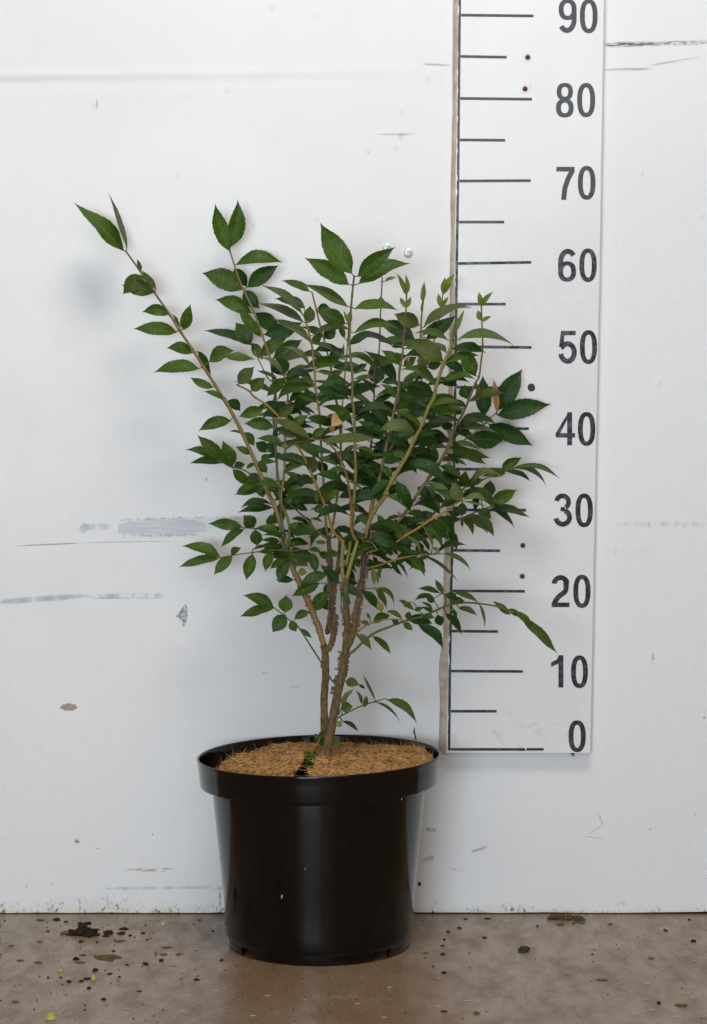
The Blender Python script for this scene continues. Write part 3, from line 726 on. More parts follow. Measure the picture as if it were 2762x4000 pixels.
stem('ab',['E',(738,718),(850,660),(920,630),(1000,605),(1068,583)],2.6,2,6.5,8,(.06,.06,.04),(.08,.08,.04))
stem('ac',['E',(560,985),(580,930),(612,880),(625,840)],3.2,2.4,b0+1.6,b0+2.2,OL,OL)
stem('ad',['V',(60,400),(140,410),(200,440),(260,520)],1.6,1.2,6.5,8,YG,YG)
stem('ae',['R',(820,1440),(930,1300),(1040,1190)],2.6,2.4,0,-4,OL,GN)

def stem_mat(old=False):
    M=N('trunk_bark' if old else 'bark',.85 if old else .6,.2 if old else .35); co=M.coord(); ca=M.n('ShaderNodeVertexColor'); ca.layer_name='Col'
    a=M.noise(M.scale(co,(900,900,160)),1,4,.7); b=M.noise(co,500,4,.7)
    col=M.mix(M.math('MULTIPLY',M.ramp(a,.42,.68),.55),ca.outputs['Color'],(.085,.052,.028)); col=M.mix(M.math('MULTIPLY',M.ramp(b,.56,.70),.40),col,(.42,.31,.17))
    if old:
        c=M.noise(M.scale(co,(420,420,90)),1,5,.75); col=M.mix(M.math('MULTIPLY',M.ramp(c,.44,.60),.75),col,(.060,.040,.026))
        d=M.noise(co,260,4,.7); col=M.mix(M.math('MULTIPLY',M.ramp(d,.56,.68),.5),col,(.36,.30,.19))
        M.base(col); M.normal(M.bump(c,1.0,.003,M.bump(d,.7,.002)))
    else:
        M.base(col); M.normal(M.bump(a,.6,.0012,M.bump(b,.4,.0008)))
    return M.m
stm=stem_mat(); trm=stem_mat(True); corkm=simple('cork',(.115,.075,.062),.85,.15,350,(.20,.135,.11),.6,.001)
def leaf_mat(name,c1,c2,rib,rough=.40,trans=.26,spec=.28,vein=.6):
    M=N(name,rough,spec); uv=M.coord('UV'); u,v,_=M.sep(uv)
    rnd=M.n('ShaderNodeObjectInfo').outputs['Random']; co=M.coord()
    nz=M.noise(co,90,3)
    mo=M.noise(co,160,4,.7)
    col=M.mix(M.math('MULTIPLY',M.math('ADD',rnd,nz),.55,clamp=True),c1,c2); col=M.mix(M.math('MULTIPLY',M.ramp(mo,.48,.70),.28),col,rib)
    au=M.math('ABSOLUTE',u)
    ph=M.math('SUBTRACT',M.math('MULTIPLY',v,9.0),M.math('MULTIPLY',au,2.2))
    fr_=M.math('ABSOLUTE',M.math('SUBTRACT',M.math('FRACT',ph),.5))
    lv=M.math('MULTIPLY',M.ramp(fr_,.0,.11,1,0),M.ramp(au,.75,1.0,1,0))
    mid=M.ramp(au,.02,.075,1,0)
    col=M.mix(M.math('MULTIPLY',lv,vein*.45),col,rib); col=M.mix(M.math('MULTIPLY',mid,.5),col,rib)
    M.base(col)
    h=M.math('ADD',M.math('MULTIPLY',lv,-.5),M.math('MULTIPLY',mid,-1.0))
    nb=M.bump(h,.6,.0012); nb=M.bump(M.noise(co,220,3),.45,.0016,nb); M.normal(nb)
    M.rough(M.ramp(nz,.3,.7,rough-.06,rough+.10))
    tr=M.n('ShaderNodeBsdfTranslucent'); M.l(col,tr.inputs[0]); ad=M.n('ShaderNodeMixShader'); ad.inputs[0].default_value=trans
    M.l(M.b.outputs[0],ad.inputs[1]); M.l(tr.outputs[0],ad.inputs[2]); M.l(ad.outputs[0],M.out.inputs[0])
    return M.m
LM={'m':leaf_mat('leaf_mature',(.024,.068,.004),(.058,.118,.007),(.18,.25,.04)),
    'd':leaf_mat('leaf_shaded',(.009,.040,.004),(.021,.068,.007),(.085,.15,.03)),  # darker copy of the leaf green, crown shade put into the colour
    'o':leaf_mat('leaf_olive_sheen',(.052,.080,.012),(.084,.112,.018),(.18,.21,.05),.45),  # dull sheen on leaves seen at a glancing angle, painted as olive
    'y':leaf_mat('leaf_young',(.105,.175,.028),(.175,.245,.045),(.26,.30,.10),.45,.35),
    'l':leaf_mat('leaf_light',(.090,.135,.035),(.135,.180,.055),(.22,.26,.10),.45,.3),
    'w':leaf_mat('leaf_yellowing',(.20,.22,.04),(.26,.25,.07),(.34,.32,.12),.5,.3),
    'b':leaf_mat('leaf_dead',(.46,.27,.10),(.62,.40,.17),(.34,.18,.07),.7,.15,.2)}
# leaves: base x,y  tip x,y  width  [bow]  [kind]   in the pixels of the named detail view
LEAVES={
'A':[(455,530,140,225,100,-12),(475,510,350,148,34,4),(562,650,535,575,26),(590,690,446,800,105,18,'o'),(655,768,562,645,36,0,'o'),(635,790,440,742,105,15),(735,925,565,910,80,25),(755,920,812,1020,20),
 (825,1020,870,855,76),(785,1035,510,1013,95,6),(880,1165,718,1135,74,24),(925,1262,635,1288,90,14),(912,1150,1000,1305,46,0,'d'),(985,1220,1145,1150,92,26),(1085,1190,1275,1205,52,8),(1010,1380,865,1315,56,-5),
 (1080,1460,945,1405,36,6),(1090,1465,1180,1530,72,20,'d'),(1115,530,1022,230,108,-14),(1110,510,1162,205,112,-22),(1190,770,938,665,128,22),(1150,615,1445,603,86,18),(1225,755,1420,615,112,8,'d'),(1142,632,1225,755,84,0,'d'),(1200,772,1298,888,92,0,'d'),
 (1250,915,1020,832,100,20),(1240,1105,945,1025,56,12,'d'),(1250,1110,1320,1200,60,0,'d')],
'P':[(350,430,690,730,250,10,'d'),(470,735,1005,560,225,-20,'d'),(285,880,70,560,240,0),(310,850,450,1090,130,0),(420,1035,800,765,190,26,'o'),(590,1070,1010,800,190,10,'d'),(420,770,100,370,150,-18),
 (110,1420,335,1175,190,10,'o'),(290,1520,490,1330,190,12,'o'),(650,1360,350,1230,52,10,'d'),(735,1305,640,1045,270,0,'d'),(735,1290,380,1040,58,34,'l'),(740,1330,500,1596,150,0,'m'),(770,1340,1020,1190,110,30),(800,1395,970,1280,110,0),(850,1225,1140,1180,70,14),
 (1100,1180,720,900,70,50,'l'),(1115,840,570,520,115,48,'l'),(1010,460,420,50,112,26,'o'),(1100,140,690,-12,112,36),(1020,570,365,300,115,44,'o'),(1040,370,600,238,135,36,'d'),(1095,570,1105,330,170,0,'o'),(1200,385,1395,380,104,36,'d'),
 (1595,590,1180,400,230,16),(1310,780,960,620,104,36,'d'),(1310,790,1465,640,170,0,'d'),(1120,840,1275,740,112,0),(1560,1080,1080,860,78,50,'l'),(1300,1090,975,1000,100,36,'d'),(1370,1095,1590,920,150,20,'d'),(1185,1215,1590,1135,112,30),
 (1560,1240,1335,1410,120,40,'o'),(1180,1250,1525,1400,64,20),(1150,1410,980,1300,92),(1180,1440,835,1560,92,12),(1190,1470,1600,1560,160,36,'d'),(1180,1570,1010,1530,64)],
'B':[(597,432,400,110,150,-10),(580,500,300,330,118,14),(635,450,870,262,112,10),(638,495,970,366,105,24),(575,640,290,493,64,25),(612,650,892,665,62,14),(608,802,892,770,58,22),
 (800,480,880,452,24,6,'y'),(778,632,776,568,58,0,'y'),(785,635,832,620,16,4,'y'),(933,560,868,420,26,4,'y'),(940,560,930,430,30,0,'y'),(933,560,888,470,16,0,'y'),(935,642,895,575,30,0,'y'),(940,642,966,570,30,0,'y'),
 (1040,612,1050,475,32,0,'y'),(1035,680,1040,590,18,0,'y'),(1163,550,1180,448,42,0,'y'),(1166,550,1245,425,36,0,'y'),(1166,560,1226,480,26,0,'y'),(1155,642,1135,550,36,0,'y'),(1160,636,1200,570,28,0,'y'),
 (1405,632,1390,540,36,0,'y'),(1408,630,1482,540,36,8,'y'),(1404,722,1382,655,42,0,'y'),(1406,730,1470,694,26,4,'y'),(1240,800,1300,648,30,0,'y'),(1222,845,1262,700,18,0,'y'),
 (575,752,592,650,36,0,'y'),(565,722,545,655,16,0,'y'),(552,832,512,730,38,0,'m'),(545,950,550,860,15,0,'y'),(1262,835,1635,905,52,40),(1180,985,1395,940,52,16),(1165,1100,1372,1092,52,40),
 (1180,992,1300,1040,60,14,'d'),(1150,1110,1260,1130,50,12,'d')],
'Q':[(1020,610,668,445,230,10,'o'),(1080,632,1781,369,130,56,'o'),(1120,795,1540,462,190,-10,'d'),(960,800,430,560,215,40,'d'),(1420,810,940,720,92,36),(1350,1110,870,795,270,26,'o'),(660,900,195,790,74,62,'d'),(640,905,835,872,84,10,'d'),
 (780,1155,490,950,135,18),(1080,1205,1060,990,190,0,'l'),(1140,1190,1340,1130,140,10,'d'),(810,1180,990,1040,150,8,'o'),(705,1400,250,955,165,28,'d'),(790,1420,1080,1260,115,14),(1250,1450,720,1230,125,54),(400,1210,90,1020,92,36),
 (120,1280,310,1130,110,14,'d'),(120,1345,430,1330,64,20),(380,1540,180,1330,74,26,'d'),(430,1420,420,1150,235,0,'d'),(700,1395,490,1405,105,28,'d'),(690,1596,470,1420,84,18),(1205,1596,810,1470,170,36,'d'),(1120,1450,1540,1440,92,44,'d'),
 (860,1080,900,1030,30,0,'b')],
'W':[(380,425,205,60,235,0),(500,980,480,405,240,0,'d'),(690,900,1032,320,290,16,'d'),(680,970,1432,815,275,16,'d'),(560,1090,1178,1392,270,10,'d'),(300,1290,775,1325,265,10,'d'),(685,920,625,445,92,0,'b'),(290,775,805,660,120,48,'o'),
 (372,500,490,790,64,-30,'o'),(265,740,230,540,220,0,'d'),(250,845,0,770,95,20),(200,1025,490,1082,66,22,'o'),(400,1000,660,1110,44,28,'o'),(160,1050,-330,1100,95,22,'o'),(40,1370,512,1510,64,36),(130,1230,340,1360,28,10),(190,1085,255,1255,150,0,'d'),
 (170,950,-80,830,120,20,'m'),(130,900,190,940,100,0,'d')],
'S':[(610,410,190,30,135,36,'d'),(475,570,150,330,135,28,'d'),(690,415,1060,330,130,20),(1030,430,590,220,112,54),(880,430,1245,372,140,-20,'l'),(1270,292,930,180,170,20,'d'),(1180,140,1620,90,84,18,'o'),(1190,132,1565,252,130,-10),
 (740,100,1025,0,112,16,'o'),(480,130,665,100,100,10,'d'),(1170,1010,905,670,220,18),(1250,920,1150,608,190,-10),(830,910,1430,1195,205,28,'d'),(985,850,620,660,74,28,'d'),(840,830,600,772,104,18),(570,800,490,560,185,0,'d'),
 (500,900,800,872,124,20),(490,1040,235,940,125,20,'o'),(640,1115,505,940,104,8),(420,1120,0,870,104,16,'l'),(700,1160,905,1595,195,16,'d'),(560,1370,812,1530,94,46,'m'),(490,1335,90,1390,150,10,'d'),(1110,1222,1312,1592,84,26,'l'),
 (1120,1200,1465,1530,145,54,'l'),(1580,1450,1482,1178,190,0,'l'),(1300,880,1600,890,74,18,'o'),(1300,960,1600,1130,115,26),(370,1200,200,1060,150,10,'d'),(0,1160,275,1370,34,26,'l'),(340,505,170,400,104,8),(160,700,430,870,64,26),
 (180,720,330,820,112,8,'d'),(130,800,480,880,64,18),(60,1480,190,1596,34,4,'l'),(1000,1250,1150,1400,170,10,'d'),(1000,640,1140,660,150,10,'d'),(1330,430,1500,390,110,10,'d')],
'R':[(450,185,110,282,172,18),(600,420,185,375,205,26),(160,500,332,692,150,36),(150,510,-20,480,34,5),(290,790,68,690,104,8),(500,770,340,630,150,26,'d'),(610,770,500,640,140,10,'d'),(740,700,350,583,130,36),(865,570,630,460,94,18,'o'),
 (1100,580,480,315,120,36,'o'),(1090,592,640,455,112,26,'o'),(1090,602,738,775,76,52,'o'),(1130,560,1330,430,112,8),(1240,570,1600,420,74,14,'o'),(1240,562,1600,592,74,8,'o'),(1440,790,885,640,100,8,'d'),(660,265,905,108,150,8,'o'),
 (820,400,1095,250,122,8),(1330,345,1050,290,132,10),(900,160,1192,250,54,26,'d'),(1060,960,578,843,150,44,'d'),(985,960,720,1080,64,16),(1130,1060,1150,800,170,0,'o'),(1100,1205,1000,1060,122,0),(1105,1210,1200,1070,92,0),
 (1190,1290,1200,1490,84,0,'o'),(1300,1430,1505,1280,160,10,'m'),(1170,1596,1290,1490,122,0),(1000,1445,1135,1350,112,8,'d'),(890,1500,1080,1580,112,8,'d'),(800,1400,942,1200,142,0),(430,1120,592,1270,124,16),(420,1190,452,1402,172,0),
 (430,1190,228,1105,135,14),(30,1000,290,1212,155,-16),(600,1300,775,1450,142,24),(380,940,512,1060,122,16),(350,922,220,1002,64,16),(370,930,640,900,76,8),(430,880,540,790,94,0),(760,1050,942,1222,84,44),(860,985,750,950,84,6,'d'),
 (1200,1072,1590,1232,115,18,'d'),(1220,842,1505,980,74,34,'l'),(1200,900,1345,1060,145,8,'d'),(1440,330,1420,520,90,0,'b'),(1530,250,1395,420,190,0,'b'),(1500,330,1490,90,60,0,'b'),(1060,350,900,420,60,0,'d'),(900,330,1060,420,120,12,'d')],
'C':[(490,515,430,350,96),(430,480,270,318,95,6),(430,486,190,412,52,6),(430,494,222,495,46,18),(500,512,572,500,50,0,'d'),(485,228,278,296,80,22),(630,890,560,815,88),(555,892,337,870,76,5),(565,905,420,1020,62,12),(1060,352,1402,338,62,-12,'o'),(750,872,830,740,76),
 (750,1395,555,1318,80,18),(755,1395,535,1452,70,10),(820,1425,826,1315,92),(825,1440,740,1550,92),(970,1420,875,1472,56,12),(852,1482,890,1545,56),(905,1525,990,1585,32),(415,1080,172,1012,72,8),(410,1086,155,1143,56,10),(485,1066,550,1024,50,16),(490,1075,375,1192,72,8),
 (1170,1275,1225,1375,40,0),(1310,250,1420,180,60,10,'d')],
'U':[(170,240,195,472,180,0),(362,215,392,20,122,0),(430,170,540,-20,84,0),(380,250,540,240,74,18),(430,262,512,352,100,0),(120,522,385,465,46,10),(130,580,42,952,190,8),(400,550,312,832,152,24),(370,510,592,530,54,26),(440,640,592,560,104,0,'d'),
 (600,642,370,792,122,16),(610,652,490,992,182,8),(590,605,905,762,235,40,'o'),(740,662,905,520,172,8),(700,942,448,942,114,16,'d'),(960,570,1010,852,142,0),(1190,662,1040,560,112,16,'d'),(900,522,1082,572,74,34),(640,462,842,460,64,26),
 (1330,1000,1058,720,135,16,'d'),(1170,862,780,1012,152,34),(1060,980,668,1170,182,8),(1135,1000,1242,1222,152,0,'d'),(1150,1100,950,1392,212,0),(1250,1240,1080,1335,134,0,'d'),(760,822,892,842,122,0,'w'),(1150,430,982,408,72,0,'l'),
 (1372,1100,1492,1282,92,0),(1372,1030,1600,1182,152,34,'d'),(1372,1000,1600,1000,94,26,'d'),(640,170,752,272,94,40),(850,60,922,232,122,0,'d'),(890,160,800,312,92,0),(940,90,1102,140,42,18)],
'V':[(430,390,630,612,74,16),(560,390,702,582,124,42,'d'),(680,330,872,572,54,24,'l'),(860,350,987,552,64,16,'d'),(850,420,852,572,132,0,'d'),(910,210,1152,542,104,52),(890,200,1030,512,54,16,'l'),(1090,70,1342,282,142,16,'d'),(1240,230,1362,542,122,24,'d'),
 (760,30,832,202,54,14,'l'),(950,0,1022,122,72,0,'l'),(650,60,802,202,104,14,'d'),(840,230,962,362,122,8,'d'),(1060,120,1032,212,64,0),(270,40,332,212,94,16),(0,50,202,232,104,14),(160,360,332,482,104,24,'d'),(420,500,442,622,54,14),
 (310,520,392,652,44,8),(210,610,262,722,64,0,'d'),(280,610,602,872,54,14,'d'),(440,690,612,892,54,0,'d'),(530,690,692,952,36,16),(690,640,922,902,94,16),(765,620,922,832,64,24),(900,600,1402,982,46,26),(1150,575,1562,812,62,34,'m'),
 (1020,490,1142,582,54,0,'l'),(320,750,312,932,58,14),(190,790,222,1022,74,0,'l'),(200,800,272,1022,44,14,'l'),(240,1055,492,1302,64,50),(230,1065,387,1352,84,34),(60,1090,272,1362,134,34,'d'),(280,1240,332,1392,104,0,'w'),
 (160,1570,8,1520,64,14),(160,1482,118,1390,44,0),(200,1540,462,1442,124,46),(400,1370,622,1502,74,16),(460,1490,562,1562,84,6),(690,1482,702,1370,112,0,'o'),(680,1482,1032,1552,154,34,'d'),(620,1300,772,1362,42,6),(770,1352,548,1215,64,8),(780,1372,912,1330,64,14),
 (1040,1372,860,1243,44,5),(1030,1392,870,1308,54,5),(890,1442,1062,1472,84,16),(1100,1422,1152,1582,134,0,'d'),(1290,1360,1372,1472,54,8),(1180,1120,1060,930,84,0),(1060,1200,768,1242,74,44),(1060,1240,930,1180,84,0),(1200,1140,1382,1222,122,14,'d'),
 (1290,1270,1482,1240,104,34),(500,100,540,140,60,0,'d'),(560,30,600,20,90,0,'b'),(560,200,690,60,160,0,'d')],
'D':[(860,1110,965,1246,46,8,'d'),(690,1180,850,1336,74,16,'d'),(600,1170,660,1216,42),(1100,1095,1098,1093,2),(920,984,1072,1046,36,12),(940,1075,1062,1126,38,12),(1070,1050,1105,1206,17,4),(1265,1120,1155,1030,42,-4),(1250,1084,1332,1140,42,8),(1290,1100,1405,1222,46),
 (1330,1130,1562,1362,62,12),(905,1080,935,1140,22),(405,1250,525,1366,42,8,'m'),(300,1240,400,1342,46,12,'o'),(830,985,690,955,34,10)],
'X':[(20,100,592,140,150,8,'d'),(0,150,270,250,64,16,'o'),(740,312,1027,130,160,14),(800,350,465,400,122,16),(870,295,1552,432,74,62),(880,292,1368,546,64,74),(800,325,1152,467,74,34,'d'),(215,536,512,438,112,14),(215,526,250,308,172,0),
 (150,722,98,470,162,0,'l'),(370,872,312,460,112,0,'d'),(560,682,590,440,172,0,'d'),(590,792,962,580,202,14),(600,812,1157,972,114,34,'d'),(590,832,922,1112,84,44,'d'),(400,872,602,992,132,34,'o'),(200,752,190,952,132,0,'d'),
 (220,712,552,762,84,44,'l'),(430,672,762,812,54,34,'l'),(200,742,532,802,34,16,'l'),(385,922,642,1237,142,34),(200,986,347,1227,84,44),(190,982,200,1102,44,0),(0,882,182,932,84,0,'d'),(60,470,-80,300,140,0,'d'),(165,430,-20,290,150,10,'d')],
'E':[(795,466,897,490,66,8,'o'),(888,488,936,516,22,2,'d'),(772,640,862,514,46,4,'l'),(760,652,852,640,72,6),(915,626,865,520,24,0),(932,642,944,560,36,0,'o'),(1005,596,915,410,20,-4),(1002,606,1190,780,18,12,'d'),(1085,590,1296,772,56,20),(736,742,772,780,50,0,'w'),(775,740,890,816,30,8,'d'),
 (620,862,578,828,34,0),(604,886,662,868,62,0,'d'),(662,872,766,908,74,8),(625,842,640,800,34,0,'o'),(560,985,486,955,50,0),(555,990,530,1000,54,0),(575,990,590,950,50,0,'d'),(560,1040,585,980,62,0),(560,1070,590,1020,60,0,'d'),(572,1005,498,948,62,0),(570,1015,604,958,66,0),(556,1055,526,1002,60,0),(578,1065,604,1012,58,0)],
}
LEAVES['D']=[q for q in LEAVES['D'] if abs(q[0]-q[2])+abs(q[1]-q[3])>8]
shrub=empty('winged_shrub',TB)
S3={}; samples=[]
def crv(pts,n):                                     # Catmull-Rom through points of any dimension
    out=[]
    for i in range(len(pts)-1):
        p0=pts[max(i-1,0)];p1=pts[i];p2=pts[i+1];p3=pts[min(i+2,len(pts)-1)]
        for k in range(n):
            t=k/n
            out.append(.5*((2*p1)+(p2-p0)*t+(2*p0-5*p1+4*p2-p3)*t*t+(3*p1-p0-3*p2+p3)*t**3))
    out.append(pts[-1]); return out
def clampy(p):
    lim=-.0045
    if 1730<1381+p.x*PXM<2345 and p.z>.20: lim=-.0185
    return p if p.y<lim else CAM+(p-CAM)*((lim-CAM.y)/(p.y-CAM.y))
SO={}
for k,(P,r0,r1,d0,d1,c0,c1,nm,pw) in ST.items():
    ln=[0]
    for a,b in zip(P,P[1:]): ln.append(ln[-1]+math.hypot(b[0]-a[0],b[1]-a[1]))
    pts3=[clampy(at(x,y,d0+(d1-d0)*(l/ln[-1]))) for (x,y),l in zip(P,ln)]
    cv=crv(pts3,5); m=len(cv)
    rad=[];cols=[]
    for i in range(m):
        t=i/(m-1); rr=(r0+(r1-r0)*t)/3300*1.0
        if i%5==0 and 0<i<m-1 and nm=='stem': rr*=1.16
        rad.append(rr); cols.append(tuple(c0[q]+(c1[q]-c0[q])*t for q in range(3)))
    if k in('T1','T2'):
        k_=1 if k=='T2' else .3
        for q_,g_ in enumerate((.5,.5,.45,.35,.25,.12)): rad[q_]*=1+g_*k_
    mb=MB(); mb.tube(cv,rad,10 if nm=='trunk' else 7,cols,True,.15 if nm=='trunk' else .06)
    o=mb.build(nm,trm if nm=='trunk' else stm,shrub); o.location=-shrub.location
    SO[k]=o; S3[k]=cv
    for i,p in enumerate(cv):
        x=(p-CAM).dot(FWD); samples.append((1381+FPX*(p-CAM).dot(RT)/x,2000-FPX*(p-CAM).dot(UP)/x,p,k,rad[i]))
# corky wings along the older stems
def wing(k,t0,t1,side,wmin,wmax,seg,seed,gap=.25):
    r=random.Random(seed); cv=S3[k]; m=len(cv); mb=MB()
    s=t0
    def pos(t):
        f=t*(m-1); i=min(int(f),m-2); return cv[i].lerp(cv[i+1],f-i)
    while s<t1:
        e=min(t1,s+seg*(.5+r.random()))
        if r.random()>gap:
            a,b=pos(s),pos(e); ax=(b-a).normalized(); v=(CAM-a).normalized(); sd=ax.cross(v).normalized()*side
            rr=ST[k][1]/3300*.75; w0=r.uniform(wmin,wmax); w1=w0*r.uniform(.7,1.1); th=v*.0011
            q=[a+sd*rr,a+sd*(rr+w0),b+sd*(rr+w1),b+sd*rr]
            mb.add([x+th for x in q]+[x-th for x in q],[(0,1,2,3),(7,6,5,4),(0,4,5,1),(1,5,6,2),(2,6,7,3),(3,7,4,0)])
        s=e+seg*.12
    if mb.v:
        o=mb.build('cork_wing',corkm,SO[k],smooth=False); o.location=(0,0,0)
wing('T2',.30,.52,-1,.002,.0055,.016,1); wing('T2',.22,.30,1,.001,.003,.03,9); wing('T2',.36,.52,1,.001,.003,.012,2); wing('T2',.62,.98,-1,.001,.0028,.03,3,.1)
wing('T2b',.15,.95,1,.0015,.0038,.05,4,.08); wing('T2b',.3,.95,-1,.001,.003,.05,5,.15); wing('T1b',.05,.98,1,.0012,.0032,.05,6,.12); wing('T1b',.1,.98,-1,.001,.0025,.05,7,.2)
wing('a',.02,.22,-1,.0008,.0022,.008,8); wing('a',.05,.26,1,.0008,.0026,.012,10); wing('T1',.3,.95,-1,.0003,.0009,.03,12,.5); wing('T1',.72,.98,-1,.001,.003,.05,13); wing('T1c',.1,.9,1,.001,.0025,.08,14,.1)

_PR=[(0,.0),(.055,.24),(.12,.53),(.20,.80),(.30,.97),(.41,1.03),(.52,1.0),(.63,.88),(.73,.67),(.82,.42),(.89,.20),(.95,.075),(1,0)]
def _pf(t):
    for k in range(len(_PR)-1):
        if _PR[k][0]<=t<=_PR[k+1][0]:
            (t0,w0),(t1,w1)=_PR[k],_PR[k+1]; m0=(w1-_PR[max(k-1,0)][1])/(t1-_PR[max(k-1,0)][0]); q=min(k+2,len(_PR)-1); m1=(_PR[q][1]-w0)/(_PR[q][0]-t0)
            h=t1-t0; x=(t-t0)/h
            return (2*x**3-3*x*x+1)*w0+(x**3-2*x*x+x)*h*m0+(-2*x**3+3*x*x)*w1+(x**3-x*x)*h*m1
    return 0
PROF=[(i/20,max(0,_pf(i/20))) for i in range(21)]
lr=random.Random(11)
def make_leaf(base,tip,wapp,bow,kind,root):
    mb=MB(); ax=tip-base; Lh=ax.length; a=ax/Lh; mid=(base+tip)/2; v=(CAM-mid).normalized()
    s0=a.cross(v).normalized(); n0=s0.cross(a)
    if n0.dot(v)<0: n0=-n0
    ratio=.30 if kind in 'yb' else .36
    wapp*=1.0; wr=max(wapp,ratio*Lh); cph=max(.12,min(1,wapp/wr)); sph=math.sqrt(1-cph*cph)
    best=None
    for sg in (1,-1):
        nn=n0*cph+s0*sph*sg
        if best is None or nn.z>best[0].z: best=(nn,s0*cph-n0*sph*sg)
    nn,s=best
    up=s0 if s0.z>0 else -s0
    if abs(s0.z)<.15: up=s0 if s0.x*(1 if a.x>=0 else -1)>0 else -s0
    fold=R_(lr.uniform(12,34))*min(1,.08+1.1*cph*cph); wav=lr.uniform(.02,.06)*Lh*cph; ph=lr.uniform(0,6); curl=lr.uniform(-.04,.12)*Lh; rec=lr.uniform(.0,.5); asym=lr.uniform(-.06,.06)
    twist=lr.uniform(-.45,.45); sd=lr.uniform(0,90); rag=.16 if kind=='b' else .085
    us=(-1,-.55,0,.55,1); vs_=[];uv=[]
    for i,(t,wf) in enumerate(PROF):
        c=base+ax*t+up*(bow*4*t*(1-t))-nn*curl*(2*t-1)**2+nn*curl
        tw=twist*(t-.4)*(.2+.8*cph); st=s*math.cos(tw)+nn*math.sin(tw); nt=nn*math.cos(tw)-s*math.sin(tw)
        for u in us:
            jj=1+(.03 if i%2 else -.02)*(abs(u)==1)+rag*noise.noise(Vector((t*6+sd,u*3,0)))*(abs(u)==1)+lr.uniform(-.02,.02)*(abs(u)==1)
            hw=wr/2*wf*jj*(1+asym*(1 if u>0 else -1))
            vs_.append(c+st*(u*hw*math.cos(fold))+nt*((abs(u)-rec*u*u)*hw*math.sin(fold)+wav*.6*(u*u)*math.sin(9*t+ph+(1.3 if u>0 else 0))*wf))
            uv.append((u,max(t,.001)))
    m=len(PROF); fs=[]
    for i in range(m-1):
        for k in range(4):
            q=(i*5+k,i*5+k+1,(i+1)*5+k+1,(i+1)*5+k)
            if i==0: q=(2,(i+1)*5+k+1,(i+1)*5+k)
            elif i==m-2: q=(i*5+k,i*5+k+1,(m-1)*5+2)
            fs.append(q)
    mb.add(vs_,fs,uv)
    if root is not None:
        dd=(root-base).length
        if .0004<dd<.028:
            pts=[root,root.lerp(base,.5)+up*dd*.06,base+ax*.05]; n0_=len(mb.v); mb.tube(pts,[.0008,.0007,.00045],5)
            for i in range(n0_,len(mb.v)): mb.uv[i]=(.001,.02)
    return mb
items=[]
for t,ls in LEAVES.items():
    sc=TI[t][2]
    for q in ls:
        bx,by=tp(t,q[0],q[1]); tx,ty=tp(t,q[2],q[3]); w_=q[4]*sc; bow=(q[5] if len(q)>5 else 0)*sc; kind=q[6] if len(q)>6 else 'm'
        best=min(samples,key=lambda s:math.hypot(s[0]-bx,s[1]-by)-(.0 if s[3][0]!='T' else -14))
        d=-(best[2].y-PC.y); Lp=math.hypot(tx-bx,ty-by)
        lat=abs(tx-bx)/max(Lp,1)
        dd=lr.uniform(-.28,.28)*Lp/3300
        if d<-.07: dd*=.4
        off=lr.uniform(-.006,.006)
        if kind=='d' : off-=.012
        if kind in 'ol': off+=.006
        if kind=='b': off+=.05
        base=clampy(at(bx,by,d+off*.5)); tip=clampy(at(tx,ty,d+off+dd)); root=best[2] if math.hypot(best[0]-bx,best[1]-by)<75 else None
        sf=(base-CAM).dot(FWD)/FPX
        items.append((Lp*w_,base,tip,w_*sf,bow*sf,kind,root,best[3]))
# small inner leaves on the crowded stems
fillers=[]
inner=[s for s in samples if 1020<s[0]<1760 and 1560<s[1]<2240 and s[3] not in('T1','T2','f','g')]
for i in range(170):
    s=lr.choice(inner); a=lr.choice([lr.uniform(-.5,.9),math.pi-lr.uniform(-.5,.9)]); Lp=lr.uniform(55,125)
    tx,ty=s[0]+math.cos(a)*Lp,s[1]+math.sin(a)*Lp
    d=-(s[2].y-PC.y)-lr.uniform(.0,.02)
    bx,by=s[0]+math.cos(a)*8,s[1]+math.sin(a)*8
    base=clampy(at(bx,by,d)); tip=clampy(at(tx,ty,d+lr.uniform(-.02,.01)))
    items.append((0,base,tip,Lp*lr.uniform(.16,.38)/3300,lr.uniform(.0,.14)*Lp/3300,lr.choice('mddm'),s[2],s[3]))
mids=[s for s in samples if 1060<s[0]<1800 and 1300<s[1]<2000 and s[3] not in('T1','T2','f','g','q')]
for i in range(85):
    s=lr.choice(mids); left=lr.random()<.5; a=lr.uniform(-.55,.45); a=math.pi-a if left else a; Lp=lr.uniform(95,185)
    bx,by=s[0]+math.cos(a)*8,s[1]+math.sin(a)*8; tx,ty=s[0]+math.cos(a)*Lp,s[1]+math.sin(a)*Lp
    d=-(s[2].y-PC.y)-lr.uniform(.004,.022); w_=Lp*lr.uniform(.12,.30)
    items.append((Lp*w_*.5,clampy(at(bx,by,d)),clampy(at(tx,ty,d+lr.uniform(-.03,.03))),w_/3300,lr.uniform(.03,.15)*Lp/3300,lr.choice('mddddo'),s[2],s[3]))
crw=[s for s in samples if 1360<s[0]<1830 and 1480<s[1]<2180 and s[3] not in('T1','T2','q')]
